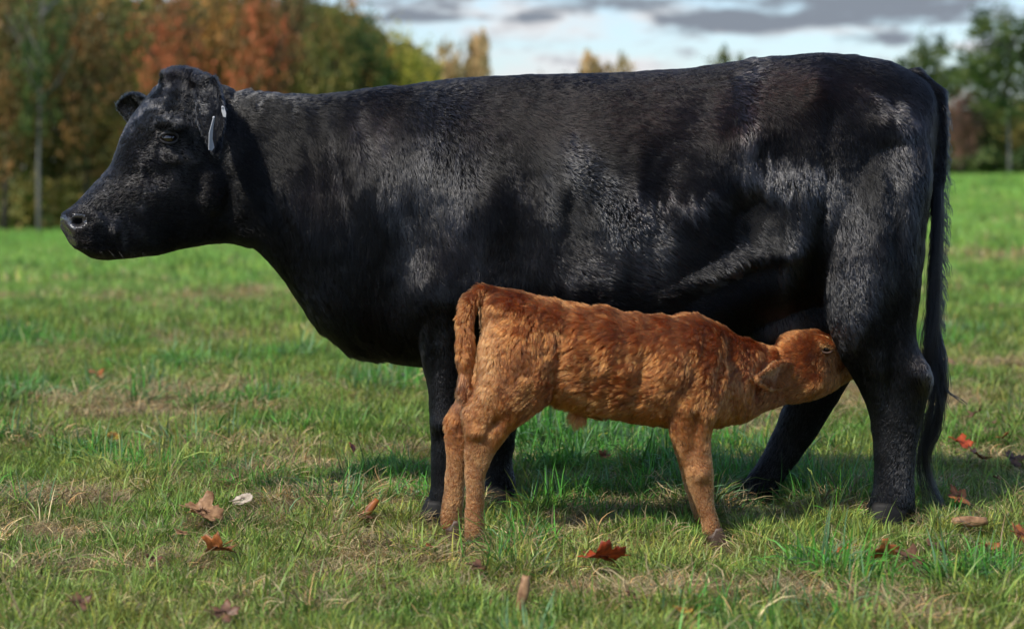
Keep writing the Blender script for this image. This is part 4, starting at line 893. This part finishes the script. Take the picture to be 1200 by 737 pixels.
def leafmesh(name, seed, nclus, per, lsize, spread, shape, lo=.28):
    """unit-height crown: leaf faces in clumps; radius 0.3, centre 0.62"""
    rng = np.random.default_rng(seed); cs = []
    while len(cs) < nclus:
        p = rng.uniform(-1, 1, 3); r = np.linalg.norm(p)
        if r > 1 or r < .25 * rng.random(): continue
        if shape == 'cone': f = 1 - .6 * (p[2] + 1) / 2; p[0] *= f; p[1] *= f
        cs.append(p * (.75 + .35 * rng.random()))
    cs = np.array(cs); n = nclus * per; ci_ = np.repeat(np.arange(nclus), per); mixc = rng.random(nclus)[ci_]
    p = cs[ci_] + rng.standard_normal((n, 3)) * spread * np.array([1, 1, .7]) * (.6 + .8 * rng.random((nclus, 1))[ci_])
    c = np.stack([p[:, 0] * .27, p[:, 1] * .27, lo + (1 - lo) / 2 + p[:, 2] * (1 - lo) / 2], 1)
    u = nrm(rng.standard_normal((n, 3))); w = nrm(np.cross(u, rng.standard_normal((n, 3)))); s_ = lsize * (.6 + .8 * rng.random((n, 1)))
    v = np.stack([c - u * s_, c + w * s_ * .6, c + u * s_, c - w * s_ * .6], 1).reshape(-1, 3)
    me = bpy.data.meshes.new(name); me.from_pydata(v.tolist(), [], np.arange(4 * n).reshape(-1, 4).tolist())
    mixv = np.clip(mixc * .75 + .25 * rng.random(n), 0, 1); a = me.attributes.new('mix', 'FLOAT', 'POINT'); a.data.foreach_set('value', np.repeat(mixv, 4).astype(np.float32))
    me.materials.append(CM['green']); return me
def trunkmesh(name, seed, r=.014, limbs=9, bare=False):
    rng = random.Random(seed); Bt = Blobs(); top = .82
    pts = [np.array([.01 * math.sin(t * 5 + seed), .01 * math.cos(t * 4), t * top]) for t in np.linspace(0, 1, 8)]; Bt.tube(pts, [r * (1.35 if i == 0 else 1) * (1 - .11 * i) for i in range(8)], 8)
    for k in range(limbs):
        z = rng.uniform(.25, .75); a = rng.uniform(0, 6.28); ln = rng.uniform(.14, .26); st = np.array([0, 0, z])
        q = [st, st + np.array([math.cos(a), math.sin(a), .6]) * ln * .45, st + np.array([math.cos(a + .2), math.sin(a + .2), .9]) * ln * .95]
        Bt.tube(q, [r * .45, r * .3, r * .1], 5)
        for j in range(3 if bare else 1):
            b_ = q[1] + (q[2] - q[1]) * rng.random(); aa = a + rng.uniform(-1, 1); Bt.tube([b_, b_ + np.array([math.cos(aa), math.sin(aa), rng.uniform(.3, 1)]) * ln * .5], [r * .18, r * .05], 4)
    me = bpy.data.meshes.new(name); me.from_pydata([tuple(map(float, p)) for p in Bt.v], [], Bt.f); me.polygons.foreach_set('use_smooth', [True] * len(Bt.f)); me.materials.append(bark); return me
CR = {'full': [leafmesh('crown', 200 + k, 150, 30, .014, .13, 'round', .14) for k in range(3)],
      'cone': [leafmesh('crown', 210 + k, 130, 30, .014, .11, 'cone', .12) for k in range(2)],
      'airy': [leafmesh('crown', 220 + k, 60, 26, .013, .11, 'round', .30) for k in range(2)],
      'far': [leafmesh('crown', 250 + k, 110, 30, .034, .13, 'round', .25) for k in range(2)],
      'open': [leafmesh('crown', 240 + k, 130, 40, .014, .10, 'round', .34) for k in range(2)],
      'sparse': [leafmesh('crown', 230 + k, 34, 16, .012, .10, 'round', .34) for k in range(2)]}
TR = [trunkmesh('trunk', 300 + k) for k in range(3)]; TB = [trunkmesh('trunk', 310 + k, .012, 16, True) for k in range(2)]
cnt = 0
def tree(px, Y, top_py, width_px, kind, mat, label, group=None, barkm=None, nm='tree', base_drop=0):
    global cnt; cnt += 1
    x = (px - 600) / F * Y; z = float(height(np.array(x), np.array(Y))) - .05; H = (HC - (top_py - HOR) / F * Y) - z; wm = width_px / F * Y
    root = bpy.data.objects.new(nm, None); COL.objects.link(root); root.location = (x, Y, z); root.rotation_euler = (0, 0, cnt * 1.7)
    sx = wm / .58; root.scale = (sx, sx, H); tag(root, label, 'tree', group)
    t = bpy.data.objects.new('trunk', (TB if kind == 'sparse' else TR)[cnt % (2 if kind == 'sparse' else 3)]); COL.objects.link(t); t.parent = root
    k = min(1.6, H / sx); t.scale = (k * .9, k * .9, 1)
    t.material_slots[0].link = 'OBJECT'; t.material_slots[0].material = barkm or bark_d
    c = bpy.data.objects.new('crown', CR[kind][cnt % len(CR[kind])]); COL.objects.link(c); c.parent = root
    c.material_slots[0].link = 'OBJECT'; c.material_slots[0].material = CM[mat]
    return root
# front of the wood at left
tree(8, 122, -60, 110, 'full', 'brown', 'russet tree cut by the left edge of the photograph')
tree(47, 118, -75, 80, 'airy', 'green', 'dark green tree with a tall bare grey trunk at the left of the wood', None, bark)
tree(100, 124, -18, 105, 'full', 'brown', 'rusty brown tree above the cow\'s muzzle')
tree(150, 130, 2, 90, 'full', 'olive', 'olive tree between the rusty brown tree and the red tree by the ears')
tree(205, 124, -12, 90, 'full', 'red', 'red-topped tree directly above the cow\'s ears')
tree(255, 128, -35, 95, 'full', 'orange', 'orange tree behind the cow\'s poll, right of the red-topped one')
tree(302, 122, -40, 90, 'full', 'red', 'brightest red tree, above the front of the cow\'s neck')
tree(345, 128, -30, 85, 'full', 'brown', 'brown and orange tree above the middle of the cow\'s neck')
tree(385, 123, -24, 85, 'full', 'olive', 'tall olive tree at the high right shoulder of the wood')
tree(428, 126, 2, 80, 'full', 'green', 'dark green tree where the wood starts to drop to the right')
tree(468, 128, 36, 80, 'full', 'yellow', 'yellow-green tree above the cow\'s withers')
tree(497, 136, 55, 60, 'full', 'yellow', 'low yellow-green tree at the right end of the wood')
tree(527, 170, 46, 40, 'far', 'gold', 'small golden-orange tree just right of the end of the wood')
tree(560, 172, 40, 40, 'far', 'gold', 'pale orange tree standing alone at the right of the wood')
# second row
for i, (px, ty, m, lb) in enumerate([(25, -60, 'olive', 'olive tree filling the gap between the russet edge tree and the grey trunk'), (75, -40, 'green', 'dark green tree in the second row just right of the tall bare grey trunk'),
        (125, -5, 'orange', 'orange-brown tree in the second row above the cow\'s forehead'), (178, -8, 'red', 'dull red tree in the second row left of the red-topped one'), (230, -45, 'brown', 'brown tree in the second row between the red-topped tree and the orange one'),
        (280, -50, 'orange', 'orange tree in the second row, left of the brightest red tree'), (325, -55, 'green', 'green tree in the second row, right of the brightest red tree'), (365, -20, 'red', 'red tree peeping between the brown and orange tree and the tall olive one'),
        (408, 2, 'orange', 'orange tree in the second row between the tall olive tree and the dark green one'), (448, 28, 'orange', 'orange treetop between the dark green tree and the yellow-green one'), (484, 50, 'olive', 'low olive treetop between the two yellow-green trees')]):
    tree(px, 138 + (i % 3) * 3, ty, 95 if i < 9 else 70, 'full', m, lb, 'second row trees of the left wood')
# tops showing over the cow's back
tree(693, 230, 64, 40, 'far', 'gold', 'left small yellow treetop of the pair showing over the cow\'s back', 'treetops above the cow\'s back')
tree(724, 230, 66, 50, 'far', 'gold', 'wide low yellow treetop showing over the middle of the cow\'s back', 'treetops above the cow\'s back')
tree(640, 240, 74, 70, 'airy', 'bare', 'faint bare treetop just showing over the cow\'s back behind the withers', 'treetops above the cow\'s back')
tree(852, 230, 58, 50, 'far', 'olive', 'dull green treetop showing over the cow\'s loin', 'treetops above the cow\'s back')
# right
tree(1085, 150, 40, 90, 'open', 'green', 'thin half-bare tree behind the cow\'s rump', None, bark_d)
tree(1128, 142, 100, 60, 'full', 'bare', 'low russet bare tree close behind the cow\'s tail')
tree(1182, 138, 8, 145, 'open', 'green', 'tall green open-crowned tree at the right edge', None, bark)
tree(1152, 155, 92, 90, 'full', 'green', 'low dark tree between the russet tree and the tall green one')
tree(1205, 150, 100, 80, 'full', 'olive', 'olive tree partly cut by the right edge below the tall green one')
tree(1240, 140, 10, 120, 'airy', 'green', 'green tree just beyond the right edge of the photograph')
for px, ty, m, lb in ((1100, 125, 'green', 'dark low tree just behind the cow\'s tail at the far edge of the field'), (1135, 128, 'brown', 'low brown tree behind the russet bare one'), (1172, 128, 'green', 'dark low tree behind the trunk of the tall green tree'), (1210, 125, 'green', 'dark low tree outside the right edge behind the olive one'), (1060, 120, 'olive', 'low olive tree hidden behind the cow\'s rump')):
    tree(px, 160, ty, 80, 'full', m, lb, 'low background trees at the right')
# the depth of the woods: one mass of leaves and trunks
def wood(name, spans, n, label, seed, mat):
    rng = np.random.default_rng(seed); V = []; 
    for (px0, px1, Y0, Y1, t0, t1, k) in spans:
        Y = Y0 + rng.random(k) * (Y1 - Y0); px = px0 + rng.random(k) * (px1 - px0); x = (px - 600) / F * Y; zg = height(x, Y)
        ft = (px - px0) / (px1 - px0); tp = t0 + (t1 - t0) * ft + 8 * noise(np.stack([px, 0 * px, 0 * px], 1), .05, seed)
        zt = HC - (tp - HOR) / F * Y; z = zg + (zt - zg) * rng.random(k) ** .9
        c = np.stack([x, Y, z], 1); u = nrm(rng.standard_normal((k, 3))); w = nrm(np.cross(u, rng.standard_normal((k, 3)))); s_ = .32 * (.5 + rng.random((k, 1)))
        V.append(np.stack([c - u * s_, c + w * s_ * .7, c + u * s_, c - w * s_ * .7], 1).reshape(-1, 3))
    V = np.concatenate(V); m = len(V) // 4
    me = bpy.data.meshes.new(name); me.from_pydata(V.tolist(), [], np.arange(4 * m).reshape(-1, 4).tolist())
    mv = np.clip(.45 + .5 * noise(V[::4], .5, seed) + .2 * rng.random(m), 0, 1); a = me.attributes.new('mix', 'FLOAT', 'POINT'); a.data.foreach_set('value', np.repeat(mv, 4).astype(np.float32))
    o = link(name, me, None, mat); tag(o, label, 'woodland', kind='stuff'); return o
wood('woodland', [(-700, -60, 126, 175, -70, -30, 30000), (-60, 400, 142, 175, -20, 10, 26000), (400, 515, 142, 175, 10, 75, 6000), (-60, 510, 124, 140, 205, 215, 5000)], 0, 'dense shaded depth of the autumn wood behind the cow\'s head', 400, CM['olive'])
wood('woodland', [(500, 1040, 200, 230, 150, 150, 6000), (1040, 1330, 165, 195, 128, 120, 11000), (1330, 2000, 150, 195, 110, 60, 16000), (1090, 1330, 146, 152, 180, 178, 2500)], 0, 'dark wood along the far edge of the field at right', 401, CM['green'])
for i, px in enumerate((120, 142, 186, 262, 316, 358, 402, 440, 14, 478)):
    pass
print('done')
